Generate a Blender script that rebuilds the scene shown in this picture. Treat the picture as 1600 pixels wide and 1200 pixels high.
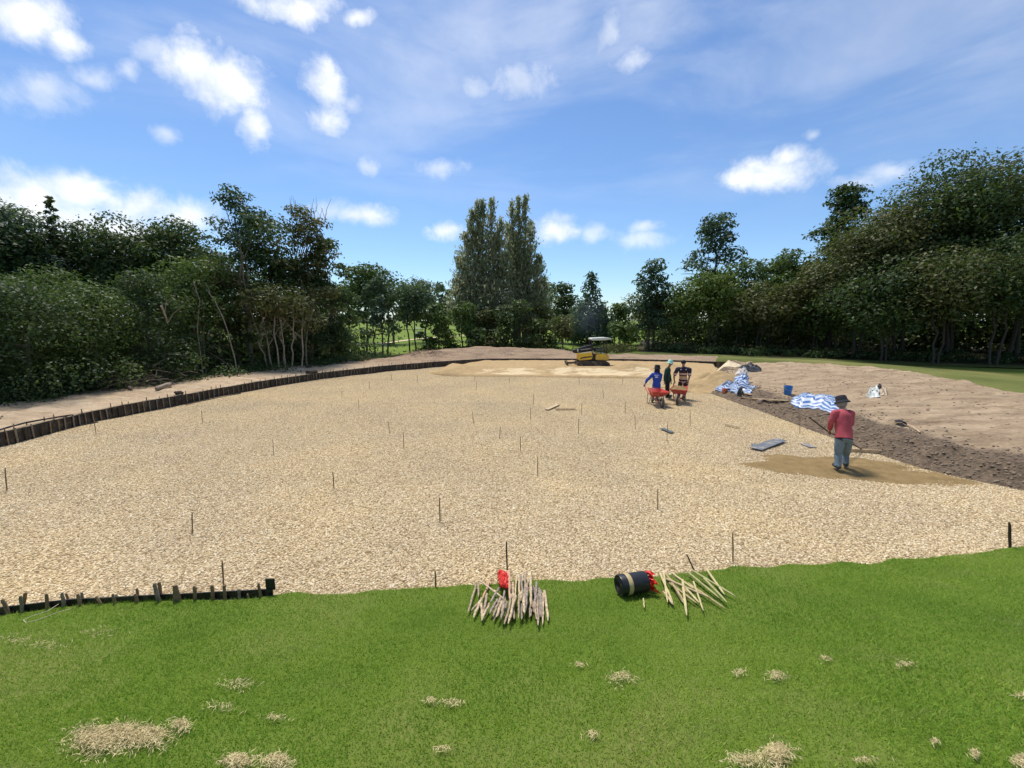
import bpy, bmesh, math, random
import numpy as np
from mathutils import Vector, Matrix, noise as mnoise

for o in list(bpy.data.objects):
    bpy.data.objects.remove(o)
scene = bpy.context.scene
col = scene.collection
R = math.radians
rng = random.Random(11)
nrg = np.random.default_rng(7)

# ------------------------------------------------------------------ camera
HC, F = 3.35, 650.0                      # eye height over the gravel, focal length in photo pixels
PITCH = math.atan(100 / F)
CP, SP = math.cos(PITCH), math.sin(PITCH)
cam = bpy.data.cameras.new('camera'); cam_o = bpy.data.objects.new('camera', cam); col.objects.link(cam_o)
cam.sensor_width = 36; cam.lens = 36 * F / 1600; cam.clip_start = 0.05; cam.clip_end = 3000
cam_o.location = (0, 0, HC); cam_o.rotation_euler = (R(90) - PITCH, 0, 0)
scene.camera = cam_o
scene.cycles.max_bounces = 5; scene.cycles.diffuse_bounces = 3; scene.cycles.transmission_bounces = 3
scene.render.resolution_x, scene.render.resolution_y = 1024, 768

# ------------------------------------------------------------------ light
SUN = Vector((-0.18, 0.36, 0.92)).normalized()
SUN_EL = math.asin(SUN.z); SUN_AZ = math.atan2(SUN.x, SUN.y)
scene.view_settings.view_transform = 'Standard'; scene.view_settings.look = 'None'
scene.view_settings.gamma = 1; scene.view_settings.exposure = 0.42
scene.view_settings.use_curve_mapping = False
sl = bpy.data.lights.new('sun', 'SUN'); sl.energy = 3.6; sl.angle = R(14); sl.color = (1.0, 0.94, 0.85)
so = bpy.data.objects.new('sun', sl); col.objects.link(so)
so.rotation_euler = SUN.to_track_quat('Z', 'Y').to_euler(); so.location = (0, 0, 30)

# ------------------------------------------------------------------ pixel helpers (photo pixels, 1600 x 1200)
def ray(px, py):
    x = (px - 800) / F; y = -(py - 600) / F
    return Vector((x, CP + y * SP, -SP + y * CP))
def at_depth(px, py, Y):
    d = ray(px, py); return Vector((0, 0, HC)) + d * (Y / d.y)
def on_z(px, py, z=0.0):
    d = ray(px, py); return Vector((0, 0, HC)) + d * ((z - HC) / d.z)

# ------------------------------------------------------------------ world: sky and clouds
world = bpy.data.worlds.new('World'); scene.world = world; world.use_nodes = True
def build_world():
    nt = world.node_tree; N = nt.nodes; L = nt.links; N.clear()
    out = N.new('ShaderNodeOutputWorld'); bg = N.new('ShaderNodeBackground'); bg.inputs[1].default_value = 0.104
    sky = N.new('ShaderNodeTexSky'); sky.sky_type = 'NISHITA'; sky.sun_disc = False
    sky.sun_elevation = SUN_EL; sky.sun_rotation = SUN_AZ
    sky.air_density = 1.0; sky.dust_density = 0.25; sky.ozone_density = 3.0; sky.altitude = 0
    tc = N.new('ShaderNodeTexCoord'); D = tc.outputs['Generated']
    def math_(op, a, b=None, c=None, clamp=False):
        n = N.new('ShaderNodeMath'); n.operation = op; n.use_clamp = clamp
        for i, v in enumerate((a, b, c)):
            if v is None: continue
            if isinstance(v, (int, float)): n.inputs[i].default_value = v
            else: L.new(v, n.inputs[i])
        return n.outputs[0]
    def noise(scale, detail, rough, vec, dist=0.0):
        n = N.new('ShaderNodeTexNoise'); n.inputs['Scale'].default_value = scale; n.inputs['Detail'].default_value = detail
        n.inputs['Roughness'].default_value = rough; n.inputs['Distortion'].default_value = dist; L.new(vec, n.inputs['Vector']); return n
    wn = noise(7, 4, .6, D)
    sub = N.new('ShaderNodeVectorMath'); sub.operation = 'SUBTRACT'; L.new(wn.outputs['Color'], sub.inputs[0]); sub.inputs[1].default_value = (.5, .5, .5)
    mad = N.new('ShaderNodeVectorMath'); mad.operation = 'MULTIPLY_ADD'; L.new(sub.outputs[0], mad.inputs[0]); mad.inputs[1].default_value = (.055, .055, .055); L.new(D, mad.inputs[2])
    W = mad.outputs[0]
    def blob(cx, cy, w, h):
        c = ray(cx, cy).normalized(); a = ray(cx + 1, cy).normalized() - c; b_ = ray(cx, cy - 1).normalized() - c; r = a.normalized(); u = c.cross(r).normalized()
        if u.dot(b_) < 0: u = -u
        m = Matrix((r, u, r.cross(u))).transposed()
        n = N.new('ShaderNodeMapping'); n.vector_type = 'TEXTURE'
        n.inputs['Location'].default_value = c; n.inputs['Rotation'].default_value = m.to_euler()
        n.inputs['Scale'].default_value = (w * a.length, h * b_.length, .5)
        L.new(W, n.inputs['Vector'])
        ln = N.new('ShaderNodeVectorMath'); ln.operation = 'LENGTH'; L.new(n.outputs[0], ln.inputs[0])
        return math_('SUBTRACT', 1.0, ln.outputs['Value'])
    def layer(lst):
        v = None
        for b in lst:
            o = blob(*b); v = o if v is None else math_('MAXIMUM', v, o)
        return v
    dense = [(60, 305, 95, 52), (125, 305, 95, 55), (200, 330, 90, 52), (280, 340, 85, 42), (5, 320, 75, 58), (140, 355, 260, 60), (60, 340, 120, 60), (200, 360, 120, 50),
             (35, 15, 100, 62), (95, 65, 42, 32), (465, 10, 95, 34), (555, 30, 42, 22), (395, 0, 48, 34),
             (350, 125, 82, 68), (300, 95, 75, 48), (395, 190, 34, 55), (515, 140, 46, 62), (515, 185, 46, 38),
             (1210, 270, 92, 38), (1160, 277, 55, 26), (1230, 250, 44, 26), (570, 338, 58, 20), (697, 362, 38, 22), (868, 364, 46, 25)]
    faint = [(240, 75, 62, 34), (200, 105, 32, 22), (550, 160, 46, 34), (820, 125, 75, 62), (742, 138, 34, 38), (985, 92, 52, 28), (950, 45, 34, 70),
             (1270, 216, 18, 16), (1395, 272, 80, 26), (1335, 288, 60, 18), (515, 330, 40, 26), (930, 368, 28, 20), (1010, 374, 66, 26), (1005, 354, 42, 15),
             (578, 260, 28, 24), (258, 207, 30, 20), (70, 140, 130, 50), (685, 265, 60, 26), (140, 120, 60, 30), (870, 345, 40, 20)]
    fb = noise(19, 9, .64, D, .25)
    fbm = math_('SUBTRACT', fb.outputs[0], .5)
    def cover(v, lo, hi, amp):
        s = math_('MULTIPLY_ADD', fbm, amp, v)
        mr = N.new('ShaderNodeMapRange'); mr.interpolation_type = 'SMOOTHSTEP'; L.new(s, mr.inputs[0]); mr.inputs[1].default_value = lo; mr.inputs[2].default_value = hi
        return mr.outputs[0]
    c1 = math_('MULTIPLY', cover(layer(dense), -.05, 1.05, 1.6), .94)
    c2 = math_('MULTIPLY', cover(layer(faint), .0, 1.1, 1.7), .52)
    # the same kind of scattered cumulus over the rest of the sky
    dt = N.new('ShaderNodeVectorMath'); dt.operation = 'DOT_PRODUCT'; L.new(D, dt.inputs[0]); dt.inputs[1].default_value = ray(800, 500).normalized()
    away = N.new('ShaderNodeMapRange'); L.new(dt.outputs['Value'], away.inputs[0]); away.inputs[1].default_value = .52; away.inputs[2].default_value = .35
    gn = noise(3.2, 8, .58, D)
    gm = N.new('ShaderNodeMapRange'); gm.interpolation_type = 'SMOOTHSTEP'; L.new(gn.outputs[0], gm.inputs[0]); gm.inputs[1].default_value = .56; gm.inputs[2].default_value = .68
    c3 = math_('MULTIPLY', gm.outputs[0], away.outputs[0])
    # thin high cirrus
    mp = N.new('ShaderNodeMapping'); mp.inputs['Rotation'].default_value = (.25, -.35, .3); mp.inputs['Scale'].default_value = (1.0, 2.0, 4.2); L.new(D, mp.inputs['Vector'])
    ci = noise(1.7, 6, .55, mp.outputs[0], .6)
    cm = N.new('ShaderNodeMapRange'); cm.interpolation_type = 'SMOOTHSTEP'; L.new(ci.outputs[0], cm.inputs[0]); cm.inputs[1].default_value = .38; cm.inputs[2].default_value = .72
    sx = N.new('ShaderNodeSeparateXYZ'); L.new(D, sx.inputs[0])
    hi = N.new('ShaderNodeMapRange'); L.new(sx.outputs['Z'], hi.inputs[0]); hi.inputs[1].default_value = .18; hi.inputs[2].default_value = .48
    c4 = math_('MULTIPLY', math_('MULTIPLY', cm.outputs[0], hi.outputs[0]), .34)
    allc = math_('MAXIMUM', math_('MAXIMUM', c1, c2), math_('MAXIMUM', c3, c4), clamp=True)
    # colour: sky graded slightly deeper, cloud white with grey hollows
    sh = noise(11, 5, .55, W)
    cr = N.new('ShaderNodeValToRGB'); cr.color_ramp.elements[0].position = .32; cr.color_ramp.elements[0].color = (6.3, 6.8, 7.4, 1)
    cr.color_ramp.elements[1].position = .62; cr.color_ramp.elements[1].color = (8.9, 8.9, 8.8, 1); L.new(sh.outputs[0], cr.inputs[0])
    mx = N.new('ShaderNodeMix'); mx.data_type = 'RGBA'; tint = N.new('ShaderNodeMix'); tint.data_type = 'RGBA'; tint.blend_type = 'MULTIPLY'; tint.inputs[0].default_value = 1; L.new(sky.outputs[0], tint.inputs[6]); tint.inputs[7].default_value = (.82, .955, 1.10, 1)
    L.new(allc, mx.inputs[0]); L.new(tint.outputs[2], mx.inputs[6]); L.new(cr.outputs[0], mx.inputs[7])
    L.new(mx.outputs[2], bg.inputs[0]); L.new(bg.outputs[0], out.inputs[0])
build_world()

# ------------------------------------------------------------------ object helpers
def tag(o, label=None, cat=None, group=None, kind=None):
    if label: o['label'] = label
    if cat: o['category'] = cat
    if group: o['group'] = group
    if kind: o['kind'] = kind
    return o
def thing(name, label, cat, loc=(0, 0, 0), group=None):
    o = bpy.data.objects.new(name, None); o.empty_display_size = .2; col.objects.link(o); o.location = loc
    return tag(o, label, cat, group)
def link_mesh(name, me, mats, parent=None):
    o = bpy.data.objects.new(name, me); col.objects.link(o)
    if mats is not None:
        for m in (mats if isinstance(mats, (list, tuple)) else [mats]): me.materials.append(m)
    if parent is not None: o.parent = parent
    return o
def root_loc(p):
    v = Vector((0, 0, 0))
    while p is not None:
        v = v + p.location; p = p.parent
    return v

class MB:
    def __init__(s): s.v = []; s.f = []; s.mi = []; s.uv = None
    def add(s, vs, fs, mi=0):
        b = len(s.v); s.v += [tuple(v) for v in vs]; s.f += [tuple(i + b for i in f) for f in fs]; s.mi += [mi] * len(fs); return s
    def box(s, c, size, rot=None, mi=0, taper=1.0):
        x, y, z = (k / 2 for k in size); M = rot if rot is not None else Matrix.Identity(3); c = Vector(c)
        vs = []
        for dz, t in ((-z, 1.0), (z, taper)):
            for dx, dy in ((-x, -y), (x, -y), (x, y), (-x, y)): vs.append(c + M @ Vector((dx * t, dy * t, dz)))
        return s.add(vs, [(3, 2, 1, 0), (4, 5, 6, 7), (0, 1, 5, 4), (1, 2, 6, 5), (2, 3, 7, 6), (3, 0, 4, 7)], mi)
    def hexa(s, vs, mi=0):            # 4 bottom + 4 top corners
        return s.add(vs, [(3, 2, 1, 0), (4, 5, 6, 7), (0, 1, 5, 4), (1, 2, 6, 5), (2, 3, 7, 6), (3, 0, 4, 7)], mi)
    def tube(s, pts, rad, n=7, mi=0, flat=1.0):
        pts = [Vector(p) for p in pts]
        if isinstance(rad, (int, float)): rad = [rad] * len(pts)
        vs = []; prev = None
        for i, p in enumerate(pts):
            t = (pts[min(i + 1, len(pts) - 1)] - pts[max(i - 1, 0)])
            t = t.normalized() if t.length > 1e-9 else Vector((0, 0, 1))
            a = prev if prev is not None else (Vector((1, 0, 0)) if abs(t.x) < .8 else Vector((0, 1, 0)))
            a = (a - t * a.dot(t)).normalized(); b = t.cross(a); prev = a
            for k in range(n):
                an = 2 * math.pi * k / n; vs.append(p + (a * math.cos(an) + b * math.sin(an) * flat) * rad[i])
        fs = []
        for i in range(len(pts) - 1):
            for k in range(n):
                k2 = (k + 1) % n; fs.append((i * n + k, i * n + k2, (i + 1) * n + k2, (i + 1) * n + k))
        fs.append(tuple(range(n - 1, -1, -1))); fs.append(tuple((len(pts) - 1) * n + k for k in range(n)))
        return s.add(vs, fs, mi)
    def lathe(s, prof, n=20, M=None, mi=0):
        M = M if M is not None else Matrix.Identity(4); vs = []
        for r, z in prof:
            for k in range(n):
                a = 2 * math.pi * k / n; vs.append(M @ Vector((r * math.cos(a), r * math.sin(a), z)))
        fs = []
        for i in range(len(prof) - 1):
            for k in range(n):
                k2 = (k + 1) % n; fs.append((i * n + k, i * n + k2, (i + 1) * n + k2, (i + 1) * n + k))
        fs.append(tuple(range(n - 1, -1, -1))); fs.append(tuple((len(prof) - 1) * n + k for k in range(n)))
        return s.add(vs, fs, mi)
    def build(s, name, mats, parent=None, smooth=True, bevel=0.0, angle=40, world=True):
        off = root_loc(parent) if (parent is not None and world) else Vector((0, 0, 0))
        me = bpy.data.meshes.new(name)
        me.from_pydata([(v[0] - off.x, v[1] - off.y, v[2] - off.z) for v in s.v], [], s.f)
        me.polygons.foreach_set('material_index', s.mi)
        if bevel > 0:
            bm = bmesh.new(); bm.from_mesh(me); bmesh.ops.remove_doubles(bm, verts=bm.verts, dist=1e-5)
            es = [e for e in bm.edges if len(e.link_faces) == 2 and e.calc_face_angle(0) > R(25)]
            bmesh.ops.bevel(bm, geom=es, offset=bevel, segments=2, affect='EDGES', clamp_overlap=True); bm.to_mesh(me); bm.free()
        if smooth:
            me.polygons.foreach_set('use_smooth', [True] * len(me.polygons)); me.update()
            me.set_sharp_from_angle(angle=R(angle))
        me.update()
        return link_mesh(name, me, mats, parent)

def np_mesh(name, V, faces_n, idx, mats, parent=None, smooth=False):
    """V (n,3); idx flat loop indices; faces_n verts per face (constant)."""
    me = bpy.data.meshes.new(name); V = np.asarray(V, np.float32); idx = np.asarray(idx, np.int32).ravel()
    nf = len(idx) // faces_n
    me.vertices.add(len(V)); me.vertices.foreach_set('co', V.ravel())
    me.loops.add(len(idx)); me.loops.foreach_set('vertex_index', idx)
    me.polygons.add(nf); me.polygons.foreach_set('loop_start', np.arange(nf, dtype=np.int32) * faces_n)
    if smooth: me.polygons.foreach_set('use_smooth', np.ones(nf, bool))
    me.update(calc_edges=True)
    return link_mesh(name, me, mats, parent)

# ------------------------------------------------------------------ materials
def new_mat(name):
    m = bpy.data.materials.new(name); m.use_nodes = True; nt = m.node_tree; nt.nodes.clear()
    out = nt.nodes.new('ShaderNodeOutputMaterial'); p = nt.nodes.new('ShaderNodeBsdfPrincipled'); nt.links.new(p.outputs[0], out.inputs[0])
    return m, nt, p, out
def nd(nt, typ, **kw):
    n = nt.nodes.new(typ)
    for k, v in kw.items():
        if k in n.inputs: n.inputs[k].default_value = v
        else: setattr(n, k, v)
    return n
def ramp(nt, fac, stops):
    n = nt.nodes.new('ShaderNodeValToRGB'); e = n.color_ramp.elements
    while len(e) < len(stops): e.new(.5)
    for i, (p, c) in enumerate(stops): e[i].position = p; e[i].color = (*c, 1)
    nt.links.new(fac, n.inputs[0]); return n.outputs[0]
def mixc(nt, fac, a, b, mode='MIX'):
    n = nt.nodes.new('ShaderNodeMix'); n.data_type = 'RGBA'; n.blend_type = mode
    for i, v in ((0, fac), (6, a), (7, b)):
        if isinstance(v, (int, float)): n.inputs[i].default_value = v
        elif isinstance(v, tuple): n.inputs[i].default_value = (*v, 1)
        else: nt.links.new(v, n.inputs[i])
    return n.outputs[2]
def coords(nt, kind='Object'):
    return nt.nodes.new('ShaderNodeTexCoord').outputs[kind]
def noise_n(nt, vec, scale, detail=5, rough=.6, dist=0):
    n = nd(nt, 'ShaderNodeTexNoise', Scale=scale, Detail=detail, Roughness=rough, Distortion=dist); nt.links.new(vec, n.inputs['Vector']); return n.outputs[0]
def bump(nt, p, h, strength, dist, prev=None):
    b = nd(nt, 'ShaderNodeBump', Strength=strength, Distance=dist); nt.links.new(h, b.inputs['Height'])
    if prev is not None: nt.links.new(prev, b.inputs['Normal'])
    nt.links.new(b.outputs[0], p.inputs['Normal']); return b.outputs[0]

MATS = {}
def simple(name, c, rough=.6, var=.35, scale=8, metal=0, c2=None, bmp=.15, dirt=None, spec=.4):
    if name in MATS: return MATS[name]
    m, nt, p, _ = new_mat(name); v = coords(nt)
    c2 = c2 or tuple(x * (1 - var) for x in c)
    f = noise_n(nt, v, scale, 6, .65)
    colr = ramp(nt, f, [(.32, c2), (.66, c)])
    if dirt:
        g = noise_n(nt, v, scale * .45, 5, .7)
        k = ramp(nt, g, [(.5, (0, 0, 0)), (.68, (1, 1, 1))]); colr = mixc(nt, k, colr, dirt)
    nt.links.new(colr, p.inputs['Base Color']); p.inputs['Roughness'].default_value = rough; p.inputs['Metallic'].default_value = metal
    p.inputs['Specular IOR Level'].default_value = spec
    if bmp: bump(nt, p, noise_n(nt, v, scale * 5, 4, .6), bmp, .02)
    MATS[name] = m; return m

def leaf_mat(name, a, b, c, trans=.30, tint=.5):
    m, nt, p, out = new_mat(name)
    g = nt.nodes.new('ShaderNodeNewGeometry'); oi = nt.nodes.new('ShaderNodeObjectInfo')
    n = noise_n(nt, g.outputs['Position'], .45, 4, .6)
    add = nd(nt, 'ShaderNodeMath', operation='MULTIPLY_ADD'); nt.links.new(g.outputs['Random Per Island'], add.inputs[0]); add.inputs[1].default_value = .34
    nt.links.new(n, add.inputs[2])
    ad2 = nd(nt, 'ShaderNodeMath', operation='MULTIPLY_ADD'); nt.links.new(oi.outputs['Random'], ad2.inputs[0]); ad2.inputs[1].default_value = .16; nt.links.new(add.outputs[0], ad2.inputs[2])
    cc = ramp(nt, ad2.outputs[0], [(.42, a), (.72, b), (1.0, c)])
    nt.links.new(cc, p.inputs['Base Color']); p.inputs['Roughness'].default_value = .55; p.inputs['Specular IOR Level'].default_value = .25
    t = nt.nodes.new('ShaderNodeBsdfTranslucent'); nt.links.new(mixc(nt, tint, cc, (.15, .24, .035)), t.inputs[0])
    mx = nt.nodes.new('ShaderNodeMixShader'); mx.inputs[0].default_value = trans
    nt.links.new(p.outputs[0], mx.inputs[1]); nt.links.new(t.outputs[0], mx.inputs[2]); nt.links.new(mx.outputs[0], out.inputs[0])
    return m
LEAF = {
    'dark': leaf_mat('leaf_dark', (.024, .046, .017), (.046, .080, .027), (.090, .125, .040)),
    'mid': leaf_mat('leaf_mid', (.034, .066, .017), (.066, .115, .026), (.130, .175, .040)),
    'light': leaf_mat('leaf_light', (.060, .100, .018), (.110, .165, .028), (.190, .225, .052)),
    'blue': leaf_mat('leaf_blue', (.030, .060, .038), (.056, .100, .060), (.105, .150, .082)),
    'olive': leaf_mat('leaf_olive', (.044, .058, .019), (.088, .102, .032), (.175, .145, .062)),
    'cas': leaf_mat('leaf_casuarina', (.19, .225, .12), (.30, .335, .185), (.42, .41, .25), .6, 0.0),
    'dry': leaf_mat('leaf_dry', (.070, .050, .028), (.130, .095, .055), (.210, .165, .100), .2),
}
BARK = simple('bark', (.17, .135, .10), .9, .5, 6, bmp=.5)
BARK_PALE = simple('bark_pale', (.34, .27, .20), .9, .45, 5, bmp=.5)
BARK_DARK = simple('bark_dark', (.075, .060, .045), .9, .5, 6, bmp=.5)
WOOD = simple('stake_wood', (.30, .20, .115), .85, .45, 14, bmp=.3)
WOOD_DARK = simple('stake_wood_dark', (.085, .055, .032), .85, .45, 14, bmp=.3)
WOOD_GREY = simple('stake_wood_grey', (.33, .27, .20), .85, .5, 18, c2=(.15, .12, .09), bmp=.4)
WOOD_PALE = simple('wood_pale', (.58, .44, .27), .8, .35, 10, bmp=.3)
WOOD_PINK = simple('wood_pink', (.50, .27, .17), .8, .35, 12, bmp=.3)
STICK_MATS = [simple('stick_a', (.68, .55, .36), .85, .5, 22, c2=(.27, .19, .11), bmp=.4), simple('stick_b', (.52, .40, .27), .85, .5, 22, c2=(.18, .13, .09), bmp=.4),
              simple('stick_c', (.40, .33, .26), .85, .5, 22, c2=(.14, .11, .09), bmp=.4), simple('stick_d', (.66, .40, .25), .85, .45, 22, bmp=.4)]
BAMBOO = [simple('bamboo_a', (.62, .52, .26), .5, .3, 16, bmp=.1), simple('bamboo_b', (.50, .38, .20), .55, .4, 16, bmp=.1), simple('bamboo_c', (.42, .40, .17), .5, .35, 16, bmp=.1)]
BLACK = simple('black_plastic', (.018, .018, .020), .45, .4, 12, dirt=(.09, .075, .055), bmp=.1)
BLACK_CLEAN = simple('black_plastic_roll', (.020, .022, .026), .38, .3, 9, bmp=.05)

# ------------------------------------------------------------------ numpy noise
def _h(ix, iy, s):
    n = (ix.astype(np.int64) * 374761393 + iy.astype(np.int64) * 668265263 + s * 1442695041) & 0x7fffffff
    n = ((n ^ (n >> 13)) * 1274126177) & 0x7fffffff
    return ((n ^ (n >> 16)) & 0xffff) / 65535.0
def vnoise(x, y, s=0):
    ix = np.floor(x); iy = np.floor(y); fx = x - ix; fy = y - iy; fx = fx * fx * (3 - 2 * fx); fy = fy * fy * (3 - 2 * fy)
    a = _h(ix, iy, s); b = _h(ix + 1, iy, s); c = _h(ix, iy + 1, s); d = _h(ix + 1, iy + 1, s)
    return (a * (1 - fx) + b * fx) * (1 - fy) + (c * (1 - fx) + d * fx) * fy - .5
def fbm(x, y, s=0, o=4):
    v = 0; a = 1
    for i in range(o): v = v + a * vnoise(x, y, s + i * 17); x = x * 2.03 + 3.1; y = y * 2.03 + 1.7; a *= .5
    return v
def sstep(a, b, x):
    t = np.clip((x - a) / (b - a), 0, 1); return t * t * (3 - 2 * t)

# ------------------------------------------------------------------ plan of the site (metres; traced on the gravel plane)
def zline(pts, z=0.0): return np.array([on_z(a, b, z)[:2] for a, b in pts])
EDGE = np.vstack([[(-19.5, 6.2)], zline([(0, 697), (75, 677), (150, 658), (220, 643), (300, 628), (400, 608), (500, 592), (600, 580), (680, 573),
                  (760, 567.5), (890, 567.5), (1000, 568.5), (1060, 570.5), (1125, 573)])])
RIGHT = np.vstack([zline([(1125, 573.5), (1104, 590), (1092, 607), (1180, 638), (1260, 668), (1350, 703), (1450, 732), (1600, 766)]), [(12.2, 6.6), (16, 4.6), (24, 1)]])
OUTER = np.array([(14.6, 29.6), (16.5, 28.2), (19.2, 26.8), (21.0, 24.4), (21.2, 21.5), (20.6, 18.8), (19.2, 15.5), (20, 11), (24, 5), (30, 1.5)])
LB = zline([(-260, 1000), (0, 964), (110, 951), (250, 944), (425, 935), (560, 927), (700, 917), (960, 907), (1100, 895), (1240, 887), (1380, 881), (1500, 869), (1600, 858), (1900, 838)])
LB = np.vstack([[(-30, 3.6)], LB, [(40, 6.9)]])

def sdist(x, y, line):
    P = np.stack([np.ravel(x), np.ravel(y)], 1).astype(float)
    best = np.full(len(P), 1e9); sgn = np.ones(len(P))
    for a, b in zip(line[:-1], line[1:]):
        d = b - a; t = np.clip(((P - a) @ d) / (d @ d), 0, 1); q = P - a - t[:, None] * d
        dd = np.hypot(q[:, 0], q[:, 1]); c = d[0] * (P[:, 1] - a[1]) - d[1] * (P[:, 0] - a[0])
        m = dd < best - 1e-9; best[m] = dd[m]; sgn[m] = np.sign(c[m])
    return (best * sgn).reshape(np.shape(x))
def lawn_t(x, y): return np.interp(x, LB[:, 0], LB[:, 1]) - y
def h_lawn(x, y):
    t = np.clip(lawn_t(x, y), 0, 12)
    return .035 + 1.66 * (t / 5.3) ** 1.22 + .03 * fbm(x * .5, y * .5, 5, 2) * sstep(.2, 1.5, t)
def h_left(x, y, s):
    b = .37 + .10 * sstep(.2, 1.6, s) - .62 * sstep(3.2, 7.5, s)
    m1 = .62 * np.exp(-(((x + 1.8) / 4.0) ** 2 + ((y - 35.4) / 1.7) ** 2)) + .42 * np.exp(-(((x + 7.0) / 3.0) ** 2 + ((y - 34.0) / 1.9) ** 2)) + .30 * np.exp(-(((x - 3.5) / 2.8) ** 2 + ((y - 36) / 1.6) ** 2))
    lump = .10 * fbm(x * .9, y * .9, 31, 4) + .05 * fbm(x * 3.1, y * 3.1, 37, 3)
    return b + (m1 + lump * 1.1) * sstep(.05, .7, s) * (1 - sstep(5.5, 8, s))
def h_right(x, y, s):
    so_ = sdist(x, y, OUTER)
    b = .50 * sstep(-.1, 1.0, s) + .17 * sstep(1.0, 5.0, s) + .12 * fbm(x * .28, y * .28, 67, 2) * sstep(1.0, 3.0, s)
    rough_ = sstep(.0, .5, s) * (1 - .55 * sstep(1.2, 2.6, s))
    lump = rough_ * (.17 * fbm(x * 1.7, y * 1.7, 51, 5)) + sstep(.8, 2.5, s) * (.13 * fbm(x * .45 + y * .12, y * .9, 57, 4) + .11 * fbm(x * .9 + y * .25, y * 2.6, 61, 5))
    return b + lump - .05 * (s < 0)
def h_out(x, y, s):                      # fairway beyond the right bank
    return .62 + .02 * fbm(x * .3, y * .3, 71, 3) - .70 * sstep(1.0, 11, s)
def Hs(x, y):
    x = np.asarray(x, float); y = np.asarray(y, float)
    t = lawn_t(x, y); sL = sdist(x, y, EDGE); sR = sdist(x, y, RIGHT); sO = sdist(x, y, OUTER)
    z = np.zeros_like(x)
    z = np.where(sL > 0, h_left(x, y, np.maximum(sL, 0)), z)
    z = np.where((sL > 7.5), -.05, z)
    z = np.where((sR > 0) & (sO <= 0), h_right(x, y, sR), z)
    z = np.where((sR > 0) & (sO > 0), np.where(sO < 10, h_out(x, y, np.clip(sO, 0, 12)), -.05), z)
    z = np.where(t > 0, h_lawn(x, y), z)
    return z
def H(x, y): return float(Hs(np.array([x]), np.array([y]))[0])
def hit(px, py, lift=0.0):
    d = ray(px, py); o = Vector((0, 0, HC)); tp = (-.2 - HC) / d.z if d.z < -1e-4 else 90.0; ts = np.linspace(max(.6, tp * .25), min(tp, 120.0), 90)
    for _ in range(2):
        X = d.x * ts; Y = d.y * ts; Z = HC + d.z * ts; h = Hs(X, Y); k = int(np.argmax(Z <= h))
        if _ == 0: ts = np.linspace(ts[max(k - 1, 0)], ts[k], 40)
    if Z[k] > h[k]: return on_z(px, py, 0)
    p = o + d * float(ts[k]); p.z = float(h[k]) + lift; return p

def resample(line, n):
    d = np.r_[0, np.cumsum(np.hypot(*np.diff(line, axis=0).T))]; s = np.linspace(0, d[-1], n)
    return np.stack([np.interp(s, d, line[:, 0]), np.interp(s, d, line[:, 1])], 1)
def smooth_line(line, n, it=3):
    p = resample(line, n)
    for _ in range(it): p[1:-1] = (p[:-2] + 2 * p[1:-1] + p[2:]) / 4
    return p
def normals(p):
    t = np.gradient(p, axis=0); t /= np.hypot(t[:, 0], t[:, 1])[:, None]; return np.stack([-t[:, 1], t[:, 0]], 1)
def grid_obj(name, X, Y, Z, mat, attrs=None, parent=None, flip=False):
    nu, nv = X.shape; V = np.stack([X, Y, Z], -1).reshape(-1, 3)
    i = np.arange(nu - 1)[:, None] * nv + np.arange(nv - 1)[None, :]
    q = np.stack([i, i + nv, i + nv + 1, i + 1], -1).reshape(-1, 4)
    if flip: q = q[:, ::-1]
    o = np_mesh(name, V, 4, q, mat, parent, smooth=True)
    for k, a in (attrs or {}).items():
        at = o.data.attributes.new(k, 'FLOAT', 'POINT'); at.data.foreach_set('value', np.asarray(a, np.float32).ravel())
    return o
# ------------------------------------------------------------------ surface materials
def mat_gravel():
    m, nt, p, _ = new_mat('gravel'); v = coords(nt)
    vo = nd(nt, 'ShaderNodeTexVoronoi', Scale=31.0); nt.links.new(v, vo.inputs['Vector'])
    c1 = ramp(nt, vo.outputs['Color'], [(.0, (.42, .32, .19)), (.45, (.58, .46, .285)), (.8, (.68, .56, .37)), (1, (.78, .68, .50))])
    gap = ramp(nt, vo.outputs['Distance'], [(.30, (1, 1, 1)), (.75, (.36, .32, .26))])  # shade in the gaps between stones painted into the colour
    cc = mixc(nt, 1.0, c1, gap, 'MULTIPLY')
    big = ramp(nt, noise_n(nt, v, .35, 5, .6), [(.34, (.88, .86, .84)), (.5, (.96, .94, .89)), (.64, (1.04, 1.0, .90))])
    cc = mixc(nt, 1.0, cc, big, 'MULTIPLY')
    nt.links.new(cc, p.inputs['Base Color']); p.inputs['Roughness'].default_value = .9; p.inputs['Specular IOR Level'].default_value = .15
    inv = nd(nt, 'ShaderNodeMath', operation='SUBTRACT'); inv.inputs[0].default_value = 1; nt.links.new(vo.outputs['Distance'], inv.inputs[1])
    bump(nt, p, inv.outputs[0], .8, .02); return m
def mat_stone():
    m, nt, p, _ = new_mat('gravel_stone'); oi = nt.nodes.new('ShaderNodeObjectInfo'); g = nt.nodes.new('ShaderNodeNewGeometry')
    c1 = ramp(nt, oi.outputs['Random'], [(.0, (.32, .235, .14)), (.22, (.52, .405, .25)), (.62, (.66, .535, .345)), (.85, (.75, .635, .435)), (1, (.82, .75, .60))])
    big = ramp(nt, noise_n(nt, g.outputs['Position'], .35, 5, .6), [(.34, (.88, .86, .84)), (.5, (.96, .94, .89)), (.64, (1.04, 1.0, .90))])
    nt.links.new(mixc(nt, 1.0, c1, big, 'MULTIPLY'), p.inputs['Base Color']); p.inputs['Roughness'].default_value = .85; p.inputs['Specular IOR Level'].default_value = .2
    return m
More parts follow.
